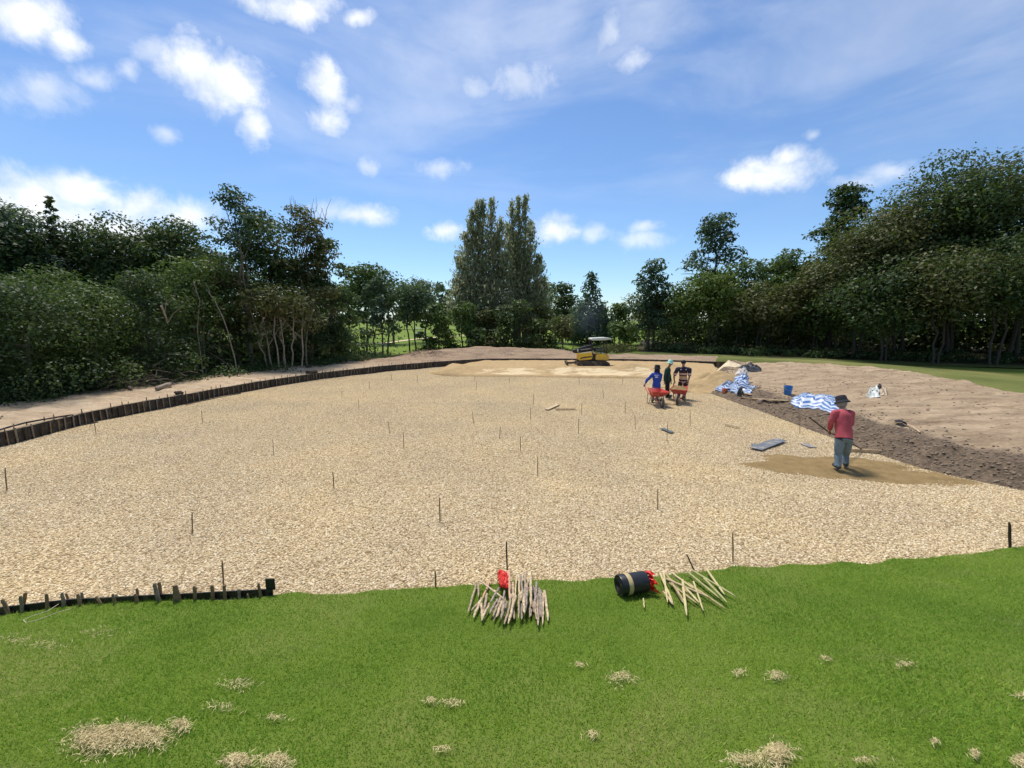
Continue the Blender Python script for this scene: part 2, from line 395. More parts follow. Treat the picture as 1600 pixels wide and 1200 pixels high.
def mat_soil(name, dry, mid, wet, streak=(1, 1, 1), litter=None):
    m, nt, p, _ = new_mat(name); v = coords(nt)
    mp = nd(nt, 'ShaderNodeMapping', Scale=streak); nt.links.new(v, mp.inputs['Vector'])
    n1 = noise_n(nt, mp.outputs[0], 1.1, 8, .68, .4); n2 = noise_n(nt, v, 9, 6, .7)
    s = nd(nt, 'ShaderNodeMath', operation='MULTIPLY_ADD'); nt.links.new(n2, s.inputs[0]); s.inputs[1].default_value = .55; nt.links.new(n1, s.inputs[2])
    c1 = ramp(nt, s.outputs[0], [(.55, mid), (.76, tuple((a + b) / 2 for a, b in zip(dry, mid))), (.95, dry)])
    at = nd(nt, 'ShaderNodeAttribute', attribute_name='moist')
    w = ramp(nt, n2, [(.35, tuple(k * .62 for k in wet)), (.68, tuple(k * 1.5 for k in wet))])
    ws = nd(nt, 'ShaderNodeMath', operation='MULTIPLY_ADD', use_clamp=True); nt.links.new(n1, ws.inputs[0]); ws.inputs[1].default_value = .9
    sb = nd(nt, 'ShaderNodeMath', operation='MULTIPLY_ADD'); nt.links.new(at.outputs['Fac'], sb.inputs[0]); sb.inputs[1].default_value = 1.35; sb.inputs[2].default_value = -.68
    nt.links.new(sb.outputs[0], ws.inputs[2])
    st = ramp(nt, ws.outputs[0], [(.28, (0, 0, 0)), (.62, (1, 1, 1))])
    nt.links.new(mixc(nt, st, c1, w), p.inputs['Base Color']); p.inputs['Roughness'].default_value = .95; p.inputs['Specular IOR Level'].default_value = .1
    b = bump(nt, p, n1, 1.0, .16); bump(nt, p, noise_n(nt, v, 22, 6, .75), .9, .035, b); return m
def mat_sand(name, a, b, pale=None, amt=(.55, .7)):
    m, nt, p, _ = new_mat(name); v = coords(nt)
    cc = ramp(nt, noise_n(nt, v, 3.5, 7, .7), [(.34, a), (.68, b)])
    if pale:
        at = nd(nt, 'ShaderNodeAttribute', attribute_name='pale'); mp = nd(nt, 'ShaderNodeMapping', Scale=(.6, 1.3, 1)); nt.links.new(v, mp.inputs['Vector'])
        f = nd(nt, 'ShaderNodeMath', operation='MULTIPLY'); nt.links.new(noise_n(nt, mp.outputs[0], 1.3, 6, .65, .5), f.inputs[0]); nt.links.new(at.outputs['Fac'], f.inputs[1])
        k = ramp(nt, f.outputs[0], [(amt[0], (0, 0, 0)), (amt[1], (1, 1, 1))]); cc = mixc(nt, k, cc, pale)
    nt.links.new(cc, p.inputs['Base Color']); p.inputs['Roughness'].default_value = .95; p.inputs['Specular IOR Level'].default_value = .1
    bump(nt, p, noise_n(nt, v, 30, 6, .75), .7, .03); return m
def mat_turf(name, a, b, c, sc=1.0, fine=60, fade=None):
    m, nt, p, _ = new_mat(name); v = coords(nt)
    n1 = noise_n(nt, v, .55 * sc, 6, .62); n2 = noise_n(nt, v, fine, 3, .7)
    s = nd(nt, 'ShaderNodeMath', operation='MULTIPLY_ADD'); nt.links.new(n2, s.inputs[0]); s.inputs[1].default_value = .5; nt.links.new(n1, s.inputs[2])
    cc = ramp(nt, s.outputs[0], [(.52, a), (.75, b), (1, c)])
    nt.links.new(cc, p.inputs['Base Color']); p.inputs['Roughness'].default_value = .9; p.inputs['Specular IOR Level'].default_value = .1
    bump(nt, p, n2, .7, .03); return m
GRAVEL = mat_gravel(); STONE = mat_stone()
SOIL_R = mat_soil('soil_right', (.50, .378, .248), (.25, .176, .110), (.175, .13, .09), (.55, 2.2, 1))  # streak contrast also paints lit and shaded ridges into the soil tones
SOIL_L = mat_soil('soil_left', (.60, .47, .315), (.35, .25, .16), (.22, .15, .105), (.6, 2.0, 1))
SAND = mat_sand('spread_sand', (.36, .25, .125), (.46, .335, .18), (.62, .49, .30), (.56, .68))
SAND_WET = mat_sand('moist_sand', (.20, .138, .060), (.30, .21, .10))
SAND_PALE = mat_sand('pale_sand', (.62, .50, .32), (.74, .62, .43))
TURF = mat_turf('lawn_soil', (.075, .125, .016), (.12, .18, .024), (.19, .20, .06))
FAIR = mat_turf('fairway_turf', (.075, .092, .026), (.135, .148, .042), (.24, .21, .085), .35, 18)
FAR = mat_turf('far_turf', (.075, .120, .016), (.140, .200, .028), (.22, .24, .06), .12, 6)

# ------------------------------------------------------------------ ground sheets
def ground_sheet():
    # open country: a ring of coarse cells reaching the horizon, z just under the site's edges
    xs = np.r_[-1500, -600, -250, np.arange(-140, 141, 10), 250, 600, 1500]; ys = np.r_[-600, -150, -40, np.arange(-20, 221, 10), 350, 700, 1500]
    X, Y = np.meshgrid(xs.astype(float), ys.astype(float), indexing='ij'); Z = np.full_like(X, -.06) + .25 * fbm(X * .02, Y * .02, 3, 3) * sstep(48, 90, np.hypot(X, Y))
    tag(grid_obj('ground', X, Y, Z, FAR), kind='structure')
ground_sheet()

LATE = []
def gravel_bed():
    xs = np.arange(-21, 17, .22); ys = np.arange(3.6, 33.5, .22); X, Y = np.meshgrid(xs, ys, indexing='ij')
    sL = sdist(X, Y, EDGE); sR = sdist(X, Y, RIGHT); t = lawn_t(X, Y)
    Z = .055 * fbm(X * .45, Y * .45, 9, 3)
    Z = Z + .0
    keep = (sL < .25) & (sR < .55) & (t < .35)
    nu, nv = X.shape; i = np.arange(nu - 1)[:, None] * nv + np.arange(nv - 1)[None, :]
    k = keep[:-1, :-1] & keep[1:, :-1] & keep[1:, 1:] & keep[:-1, 1:]
    q = np.stack([i, i + nv, i + nv + 1, i + 1], -1)[k]
    V = np.stack([X, Y, Z - .02], -1).reshape(-1, 3); used = np.unique(q); mp = np.zeros(len(V), int); mp[used] = np.arange(len(used))
    o = np_mesh('gravel_bed', V[used], 4, mp[q], GRAVEL, smooth=True); tag(o, kind='structure')
    # loose stones over it
    dens = np.where(Y < 8.2, 1350, np.where(Y < 12, 850, np.where(Y < 17, 380, 130))) * np.where((sL < -.02) & (sR < .05) & (t < .03), 1, 0)
    dens = dens * np.clip(.85 + .5 * fbm(X * .6, Y * .6, 12, 3), .45, 1.2)
    me = o.data.copy(); me.name = 'gravel_stones'; so_ = bpy.data.objects.new('gravel_stones', me); col.objects.link(so_)
    at = me.attributes.new('dens', 'FLOAT', 'POINT'); at.data.foreach_set('value', dens.reshape(-1)[used].astype(np.float32))
    scatter(so_, 'dens', .0165, STONE, (.55, .55, .45), (1.55, 1.15, .95), 3)
    tag(so_, 'loose pale tan gravel stones spread over the whole bed', 'gravel', kind='stuff')

def scatter(o, attr, radius, mat, s0, s1, seed, sub=1):
    ng = bpy.data.node_groups.new('scatter', 'GeometryNodeTree')
    ng.interface.new_socket('Geometry', in_out='INPUT', socket_type='NodeSocketGeometry'); ng.interface.new_socket('Geometry', in_out='OUTPUT', socket_type='NodeSocketGeometry')
    N = ng.nodes; L = ng.links; gi = N.new('NodeGroupInput'); go = N.new('NodeGroupOutput')
    dp = N.new('GeometryNodeDistributePointsOnFaces'); dp.inputs['Seed'].default_value = seed
    na = N.new('GeometryNodeInputNamedAttribute'); na.data_type = 'FLOAT'; na.inputs['Name'].default_value = attr
    L.new(gi.outputs[0], dp.inputs['Mesh']); L.new(na.outputs[0], dp.inputs['Density'])
    ico = N.new('GeometryNodeMeshIcoSphere'); ico.inputs['Radius'].default_value = radius; ico.inputs['Subdivisions'].default_value = sub
    sm = N.new('GeometryNodeSetMaterial'); sm.inputs['Material'].default_value = mat; L.new(ico.outputs[0], sm.inputs[0])
    ip = N.new('GeometryNodeInstanceOnPoints'); L.new(dp.outputs['Points'], ip.inputs['Points']); L.new(sm.outputs[0], ip.inputs['Instance'])
    rr = N.new('FunctionNodeRandomValue'); rr.data_type = 'FLOAT_VECTOR'; rr.inputs['Min'].default_value = (-.5, -.5, 0); rr.inputs['Max'].default_value = (.5, .5, 6.28)
    rs = N.new('FunctionNodeRandomValue'); rs.data_type = 'FLOAT_VECTOR'; rs.inputs['Min'].default_value = s0; rs.inputs['Max'].default_value = s1; rs.inputs['Seed'].default_value = 5
    L.new(rr.outputs[0], ip.inputs['Rotation']); L.new(rs.outputs[0], ip.inputs['Scale']); L.new(ip.outputs[0], go.inputs[0])
    LATE.append((o, ng))
gravel_bed()

def left_bank():
    p = smooth_line(EDGE, 420, 2); n = normals(p); offs = np.r_[.025, .06, .12, np.linspace(.22, 5, 46), 6, 7, 8.5]
    X = p[:, 0][:, None] + n[:, 0][:, None] * offs; Y = p[:, 1][:, None] + n[:, 1][:, None] * offs; S = np.broadcast_to(offs, X.shape)
    Z = h_left(X, Y, S); Z[:, 0] = .1; Z[:, -1] = -.35
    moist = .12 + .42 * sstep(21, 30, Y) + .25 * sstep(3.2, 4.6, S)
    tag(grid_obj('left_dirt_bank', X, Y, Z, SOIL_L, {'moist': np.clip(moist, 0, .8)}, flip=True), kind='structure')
left_bank()
def right_bank():
    a = smooth_line(RIGHT, 380, 2); b = smooth_line(OUTER, 380, 6); a = a - normals(a) * .12
    t = np.r_[np.linspace(0, .18, 26), np.linspace(.19, 1, 56)]
    X = a[:, 0][:, None] * (1 - t) + b[:, 0][:, None] * t; Y = a[:, 1][:, None] * (1 - t) + b[:, 1][:, None] * t
    S = sdist(X, Y, RIGHT); Z = h_right(X, Y, S); Z[:, 0] = -.06
    Z = Z * 1.0; w = sstep(.93, 1, np.broadcast_to(t, X.shape)); Z = Z * (1 - w) + .585 * w
    moist = np.clip(.92 - .52 * sstep(.2, 1.5, S) - .40 * sstep(.9, 3, S) + .35 * fbm(X * .8, Y * .8, 5, 4), 0, 1)
    dens = np.where((S > .02), 75 * (1 - .95 * sstep(.5, 2.2, S)), 0)
    o = tag(grid_obj('right_dirt_bank', X, Y, Z, SOIL_R, {'moist': moist, 'dens': dens}, flip=True), kind='structure')
    me = o.data.copy(); s_ = bpy.data.objects.new('soil_clods', me); col.objects.link(s_)
    scatter(s_, 'dens', .030, simple('clod_soil', (.29, .22, .155), .95, .5, 20, bmp=.8), (.3, .3, .25), (1.9, 1.6, .9), 8, 2)
    tag(s_, 'loose clods of brown soil on the right bank', 'soil', kind='stuff')
    # mown fairway beyond the bank
    c = b; n = normals(c); offs = np.r_[-.35, -.12, 0, .15, np.linspace(.5, 12, 24)]
    X = c[:, 0][:, None] + n[:, 0][:, None] * offs; Y = c[:, 1][:, None] + n[:, 1][:, None] * offs; S = np.broadcast_to(offs, X.shape)
    jag = .35 * fbm(X * 1.1, Y * 1.1, 77, 3)
    Z = h_out(X, Y, np.maximum(S, 0)) + np.where(S < 0.3, .035, .03) ; Z[:, 0] = .45; Z[:, 1] += .0 ; Z[:, -1] = -.2
    X[:, :4] += (n[:, 0] * jag[:, 2])[:, None]; Y[:, :4] += (n[:, 1] * jag[:, 2])[:, None]
    tag(grid_obj('fairway', X, Y, Z, FAIR, flip=True), kind='structure')
right_bank()

def sand_layer():
    # sand spread over the far end of the gravel, its sloping front facing the camera
    fr = smooth_line(zline([(664, 582), (690, 587), (760, 589), (900, 590), (1000, 591), (1050, 597), (1080, 612), (1098, 618)]), 300, 3)
    bk = smooth_line(zline([(735, 568.8), (800, 568.6), (900, 568.8), (1000, 569.8), (1060, 572), (1115, 574.5), (1120, 585), (1128, 598)]), 300, 3)
    t = np.linspace(0, 1, 70); X = fr[:, 0][:, None] * (1 - t) + bk[:, 0][:, None] * t; Y = fr[:, 1][:, None] * (1 - t) + bk[:, 1][:, None] * t
    S = np.broadcast_to(t, X.shape); S2 = sdist(X, Y, fr); S2 = np.abs(S2)
    ridge = .16 * np.exp(-((S2 - 2.0) / .5) ** 2) * (1 + 1.0 * fbm(X * .5, Y * .5, 83, 3))
    Z = .10 * sstep(.0, .2, S2) + .20 * sstep(.25, 1.6, S2) + ridge + .05 * fbm(X * 1.4, Y * 1.4, 81, 4) * sstep(0, .5, S2) + .02 * fbm(X * 4, Y * 4, 85, 3) * sstep(0, .4, S2)
    for (px, py, r, h) in ((1035, 576, 1.0, .35), (985, 579, .8, .22), (700, 580, .9, .18), (850, 572, 1.2, .15), (1110, 597, 1.3, .42), (1090, 606, .9, .25)):
        q = on_z(px, py, .2); Z = Z + h * np.exp(-((X - q.x) ** 2 + (Y - q.y) ** 2) / (r * r)) * sstep(0, .5, S2)
    U = np.broadcast_to(np.linspace(0, 1, X.shape[0])[:, None], X.shape); Z = Z * sstep(0, .05, U) * (1 - sstep(.90, .995, U)) - .05 * sstep(.97, 1, U)
    Z[:, 0] = -.05; Z[:, -1] = np.minimum(Z[:, -1], .1)
    pale = sstep(.15, .5, S2) * (1 - sstep(1.4, 1.9, S2)) * .58 * sstep(-6, 1, X) + .25 * sstep(2.6, 3.2, S2) * (1 - sstep(3.4, 4.2, S2)) + .72
    pale = pale * (1 - .6 * sstep(8.2, 9.5, X))
    tag(grid_obj('sand_layer', X, Y, Z, SAND, {'pale': pale}), kind='structure')
sand_layer()
def mound(name, px, py, rx, ry, h, mat, label, cat, seed, n=36, sharp=1.0, zbase=None, rot=0.0, rough=0.0):
    c = hit(px, py); rr = np.r_[np.linspace(0, 1, 26)]; th = np.linspace(0, 2 * math.pi, n * 2)
    T, Q = np.meshgrid(th, rr, indexing='ij'); k = 1 + .45 * fbm(np.cos(T) * 2.2 + seed, np.sin(T) * 2.2, seed, 4)
    ux = rx * Q * k * np.cos(T); uy = ry * Q * k * np.sin(T); X = c.x + ux * math.cos(rot) - uy * math.sin(rot); Y = c.y + ux * math.sin(rot) + uy * math.cos(rot)
    prof = (1 - sstep(0, 1, Q)) if sharp == 1 else np.clip(1 - Q, 0, 1) ** sharp
    base = Hs(X, Y) if zbase is None else -.02 + .055 * fbm(X * .45, Y * .45, 9, 3) + zbase + rough * fbm(X * 3, Y * 3, 4, 4)
    Z = base + h * prof + (.12 * h + .012) * fbm(X * 4, Y * 4, seed, 3) * (1 - Q ** 3) - .03 * sstep(.85, 1, Q) + .012
    o = grid_obj(name, X, Y, Z, mat); tag(o, label, cat); return o
mound('sand_patch', 1328, 731, 2.75, .80, .045, SAND_WET, 'flat brown patch of moist sand under the red-shirted worker', 'sand', 3, zbase=.0, rot=-.20, rough=.030)
mound('sand_heap', 1100, 604, 2.0, 1.3, .42, SAND, 'broad tan sand heap leaning on the bank beside the wheelbarrows', 'sand heap', 12)
mound('sand_heap', 1137, 572, .80, .7, .36, SAND_PALE, 'small pale sand heap behind the black sheeting', 'sand heap', 6, sharp=1.15)

# ------------------------------------------------------------------ foreground lawn
def lawn():
    xs = np.r_[np.arange(-12, 14.01, .12)]; ts = np.r_[-.05, -.015, np.linspace(0, 1, 18)[:-1] ** 1.5, np.linspace(1, 9, 46)]
    X = np.repeat(xs[:, None], len(ts), 1); yb = np.interp(xs, LB[:, 0], LB[:, 1]); jag = .10 * fbm(xs * 2.6, xs * 0, 91, 5)
    Y = (yb + jag)[:, None] - ts[None, :]; Z = h_lawn(X, Y) - .012; Z[:, 0] = -.05
    tag(grid_obj('lawn', X, Y, Z, TURF), kind='structure')
    # blades
    n = 380000; u = nrg.random((n, 3))
    t = 4.9 * u[:, 0] ** .95; dist = 6.2 - t
    x = (u[:, 1] * 2 - 1) * (1.55 * (dist + .6)) + .4
    yb = np.interp(x, LB[:, 0], LB[:, 1]) + .10 * fbm(x * 2.6, x * 0, 91, 5); y = yb - t * (yb / 5.4) + .03 * u[:, 2]
    ok = y > .4; x, y = x[ok], y[ok]; n = len(x)
    z = h_lawn(x, y) - .015
    thin = fbm(x * .8, y * 2.0, 93, 4)
    hgt = (.018 + .018 * nrg.random(n)) * (1 + .35 * fbm(x * 1.2, y * 1.2, 95, 2)) * np.where(lawn_t(x, y) < .12, 1.35, 1)
    an = nrg.random(n) * 6.283; lean = .35 + .75 * nrg.random(n); w = .0022 + .0022 * nrg.random(n)
    base = np.stack([x, y, z], 1); la = nrg.random(n) * 6.283
    tip = base + np.stack([np.cos(la) * lean * hgt, np.sin(la) * lean * hgt, hgt], 1)
    side = np.stack([np.cos(an), np.sin(an), np.zeros(n)], 1) * w[:, None]
    V = np.stack([base - side, base + side, tip], 1).reshape(-1, 3)
    m, nt, p, out = new_mat('grass_blade'); g = nt.nodes.new('ShaderNodeNewGeometry')
    n1a = noise_n(nt, g.outputs['Position'], .9, 6, .65, .3); n1b = noise_n(nt, g.outputs['Position'], .33, 3, .5, .4)
    av = nd(nt, 'ShaderNodeMath', operation='ADD'); nt.links.new(n1a, av.inputs[0]); nt.links.new(n1b, av.inputs[1]); av2 = nd(nt, 'ShaderNodeMath', operation='MULTIPLY_ADD'); nt.links.new(av.outputs[0], av2.inputs[0]); av2.inputs[1].default_value = .85; av2.inputs[2].default_value = -.37; n1 = av2.outputs[0]
    s = nd(nt, 'ShaderNodeMath', operation='MULTIPLY_ADD'); nt.links.new(g.outputs['Random Per Island'], s.inputs[0]); s.inputs[1].default_value = .30; nt.links.new(n1, s.inputs[2])
    cc = ramp(nt, s.outputs[0], [(.28, (.105, .235, .026)), (.55, (.205, .375, .040)), (.82, (.37, .51, .070)), (.98, (.62, .58, .24))])
    mp = nd(nt, 'ShaderNodeMapping', Scale=(.6, 1.7, 1), Rotation=(0, 0, .5)); nt.links.new(g.outputs['Position'], mp.inputs['Vector'])
    dry = ramp(nt, noise_n(nt, mp.outputs[0], 1.5, 7, .72), [(.54, (0, 0, 0)), (.72, (1, 1, 1))])
    rnd = nd(nt, 'ShaderNodeMath', operation='MULTIPLY'); nt.links.new(dry, rnd.inputs[0]); nt.links.new(g.outputs['Random Per Island'], rnd.inputs[1])
    cc = mixc(nt, rnd.outputs[0], cc, (.50, .43, .22))
    nt.links.new(cc, p.inputs['Base Color']); p.inputs['Roughness'].default_value = .5; p.inputs['Specular IOR Level'].default_value = .25
    tr = nt.nodes.new('ShaderNodeBsdfTranslucent'); nt.links.new(mixc(nt, .5, cc, (.16, .24, .01)), tr.inputs[0]); mx = nt.nodes.new('ShaderNodeMixShader'); mx.inputs[0].default_value = .42
    nt.links.new(p.outputs[0], mx.inputs[1]); nt.links.new(tr.outputs[0], mx.inputs[2]); nt.links.new(mx.outputs[0], out.inputs[0])
    o = np_mesh('grass', V, 3, np.arange(3 * n), m); tag(o, 'short mown green grass of the foreground lawn', 'grass', kind='stuff')
lawn()

# ------------------------------------------------------------------ trees
def leaf_cloud(lumps, n, size, seed, droop=0.0, up=.55, shell=.55, asp=.5):
    r = np.random.default_rng(seed); Lm = np.asarray(lumps, float); wgt = (Lm[:, 3] * Lm[:, 4] + Lm[:, 3] * Lm[:, 5]); wgt = wgt / wgt.sum()
    k = r.choice(len(Lm), n, p=wgt); d = r.normal(size=(n, 3)); d[:, 2] += .25; d /= np.linalg.norm(d, axis=1)[:, None]
    fac = shell + (1.08 - shell) * r.random(n) ** .7
    wob = 1 + .22 * np.sin(d[:, 0] * 5 + k) * np.sin(d[:, 1] * 6 + k * 2) + .09 * r.normal(size=n)
    c = Lm[k, :3] + d * Lm[k, 3:6] * (fac * wob)[:, None]
    nn = d * .75 + r.normal(size=(n, 3)) * .55 + np.array([0, 0, up]); nn /= np.linalg.norm(nn, axis=1)[:, None]
    t = r.normal(size=(n, 3)); t[:, 2] -= droop; t -= nn * (t * nn).sum(1)[:, None]; t /= np.linalg.norm(t, axis=1)[:, None]; b = np.cross(nn, t)
    s = size * (.6 + .8 * r.random(n))
    V = np.stack([c - t * s[:, None] * .5, c + b * s[:, None] * asp * .5 + nn * s[:, None] * .06, c + t * s[:, None] * .5 - nn * s[:, None] * .10, c - b * s[:, None] * asp * .5 + nn * s[:, None] * .06], 1)
    return V.reshape(-1, 3)
def leaves_obj(V, mat, parent, name='crown'):
    off = np.array(root_loc(parent)); n = len(V) // 4
    return np_mesh(name, V - off, 4, np.arange(4 * n), mat, parent)
def limb(mb, a, b, r0, r1, r, n=6, seg=5, bend=.12):
    a, b = Vector(a), Vector(b); L_ = (b - a).length; pts = []; off = Vector((0, 0, 0))
    for i in range(seg + 1):
        t = i / seg; w = math.sin(t * math.pi) * bend * L_
        pts.append(a.lerp(b, t) + Vector((r.uniform(-1, 1), r.uniform(-1, 1), r.uniform(-.2, .6))) * w * .6)
    mb.tube(pts, [r0 + (r1 - r0) * i / seg for i in range(seg + 1)], n)
    return pts
def envelope(kind, cx, cy, zb, zt, rx, ry, r, nl):
    out = []; h = zt - zb
    for i in range(nl):
        if kind == 'cone':
            f = (i + .5) / nl; zz = zb + h * f; rad = (1 - f) ** .8; a = i * 2.4 + r.uniform(-.4, .4); q = r.uniform(.35, .8) * rad
            lr = max(.16, .42 * rad) * rx; out.append((cx + q * rx * math.cos(a), cy + q * ry * math.sin(a), zz, lr, lr, lr * .55))
        else:
            v = Vector((r.gauss(0, 1), r.gauss(0, 1), r.gauss(0, 1) + .2)).normalized(); q = r.uniform(.35, .80) if i > 2 else .15
            lo = {'round': .28, 'skirt': .19, 'open': .21}[kind]; lr = r.uniform(lo, lo + .14) * min(rx, h * .62)
            zz = (zb + zt) / 2 + v.z * h * .5 * q
            wid = 1.0
            if kind == 'open':
                f = (i + r.random()) / nl; zz = zb + h * (.05 + .85 * f); wid = 1.2 - .75 * f
                vv = Vector((v.x, v.y)).normalized(); v = Vector((vv.x, vv.y, v.z)); q = r.uniform(.15, .85)
            if kind == 'skirt':
                f = (i + r.random()) / nl; zz = zb + h * (.04 + .86 * f); q = r.uniform(.3, .9); wid = min(1.0, 1.25 * math.sqrt(max(.05, 1 - f)))
                vv = Vector((v.x, v.y)).normalized(); v = Vector((vv.x, vv.y, v.z))
            out.append((cx + v.x * rx * q * wid, cy + v.y * ry * q * wid, zz, lr * 1.15, lr * 1.15, lr * (.72 if kind != 'open' else .5)))
    A = np.array(out); mz = (A[:, 2] + A[:, 5]).max(); A[:, 2] = zb + (A[:, 2] - zb) * ((zt - .6 * A[:, 5].mean() * 0 - zb) / max(.1, mz - zb))
    mx = np.abs(A[:, 0] - cx + np.sign(A[:, 0] - cx) * A[:, 3]).max(); A[:, 0] = cx + (A[:, 0] - cx) * min(1.5, max(1.0, (rx - A[:, 3].mean()) / max(.1, mx - A[:, 3].mean())))
    return [tuple(a) for a in A]
TREE_N = [0]
def tree(px, Y, top, hw, bot, mat, label, kind='round', group=None, name='tree', dens=1.0, ls=3.3, nl=22, bark=None, trunks=1, base_z=-.06, thick=1.0, lean=0, roots=None, cat='tree'):
    TREE_N[0] += 1; seed = 1000 + TREE_N[0] * 7; r = random.Random(seed)
    T = at_depth(px, top, Y); B = at_depth(px, bot, Y); rx = hw * Y / F
    if base_z is None: base_z = H(T.x, Y) - .05
    zt, zb = T.z, max(B.z, base_z + .05); root = thing(name, label, cat, (T.x, Y, base_z), group)
    lum = envelope(kind, T.x, Y, zb, zt - .22 * rx * .3, rx, rx * .85, r, nl)
    size = ls * Y / 416.0
    area = (2 * hw * .64) * max(20, (bot - top) * .64) * .8
    n = int(min(24000, max(900, area * dens * 5.2 / (ls * ls * .5))))
    V = leaf_cloud(lum, n, size, seed)
    V[:, 2] = np.maximum(V[:, 2], base_z + .03)
    leaves_obj(V, LEAF[mat], root)
    mb = MB(); H_ = zt - base_z; r0 = .017 * H_ * thick
    for k in range(trunks):
        ox = 0 if trunks == 1 else (k - (trunks - 1) / 2) * .5 + r.uniform(-.15, .15)
        a = Vector((T.x + ox, Y + r.uniform(-.2, .2) * (trunks > 1), base_z - .1)); top_ = Vector((T.x + ox * 1.6 + lean + r.uniform(-.3, .3), Y + r.uniform(-.2, .2), zb + (zt - zb) * .62))
        pts = limb(mb, a, top_, r0 * (1 if trunks == 1 else .6), r0 * .3, r, 8, 8, .04)
        for L_ in r.sample(lum, min(len(lum), 7 if trunks == 1 else 3)):
            s = pts[r.randint(3, 6)]; limb(mb, s, (L_[0], L_[1], max(L_[2], s.z + .3)), r0 * .34, r0 * .07, r, 5, 4, .12)
    mb.build('trunk', bark or BARK, root)
    return root
def casuarina(px, Y, spires, bot, hw, label, seed):
    spires = [(a, b, c * (1.55 if b < 340 else 2.3)) for a, b, c in spires]
    r = random.Random(seed); root = thing('casuarina_tree', label, 'tree', (at_depth(px, 540, Y).x, Y, -.06), 'feathery casuarina trees behind the far mound')
    mb = MB(); Vs = []; rg = np.random.default_rng(seed)
    for (sx, top, w) in spires:
        T = at_depth(sx, top, Y); bx = root.location.x + (T.x - root.location.x) * .45; base = Vector((bx, Y + r.uniform(-.5, .5), -.15)); tip = Vector((T.x, Y + r.uniform(-.8, .8), T.z))
        pts = limb(mb, base, tip, .20, .02, r, 7, 10, .01); Hh = tip.z - base.z; rad = w * Y / F; zb = at_depth(sx, bot, Y).z
        nb = 105
        for i in range(nb):
            f = (i + r.random()) / nb; z = zb + (tip.z - zb) * f; c = base.lerp(tip, (z - base.z) / Hh); L_ = rad * (1 - f) ** .72 * r.uniform(.45, 1.15) + .14
            a = r.uniform(0, 6.283); d = Vector((math.cos(a), math.sin(a), .55 + .8 * f)).normalized(); e = c + d * L_
            if i % 3 == 0: mb.tube([c, c.lerp(e, .5) + Vector((0, 0, .05)), e], [.03, .02, .006], 4)
            m = 18; tt = rg.random(m) ** .7; cc = np.array(c)[None] + np.outer(tt * L_, np.array(d)) + rg.normal(size=(m, 3)) * (.13 + .11 * tt[:, None] * L_ * .5)
            dirv = np.array(d)[None] * .6 + rg.normal(size=(m, 3)) * .45 + np.array([0, 0, .35]); dirv /= np.linalg.norm(dirv, axis=1)[:, None]
            sd = np.cross(dirv, rg.normal(size=(m, 3))); sd /= np.linalg.norm(sd, axis=1)[:, None]; s = .40 * (.6 + .8 * rg.random(m))[:, None]
            Vs.append(np.stack([cc - dirv * s * .5, cc + sd * s * .15, cc + dirv * s * .5, cc - sd * s * .15], 1).reshape(-1, 3))
    leaves_obj(np.concatenate(Vs), LEAF['cas'], root); mb.build('trunk', BARK, root)

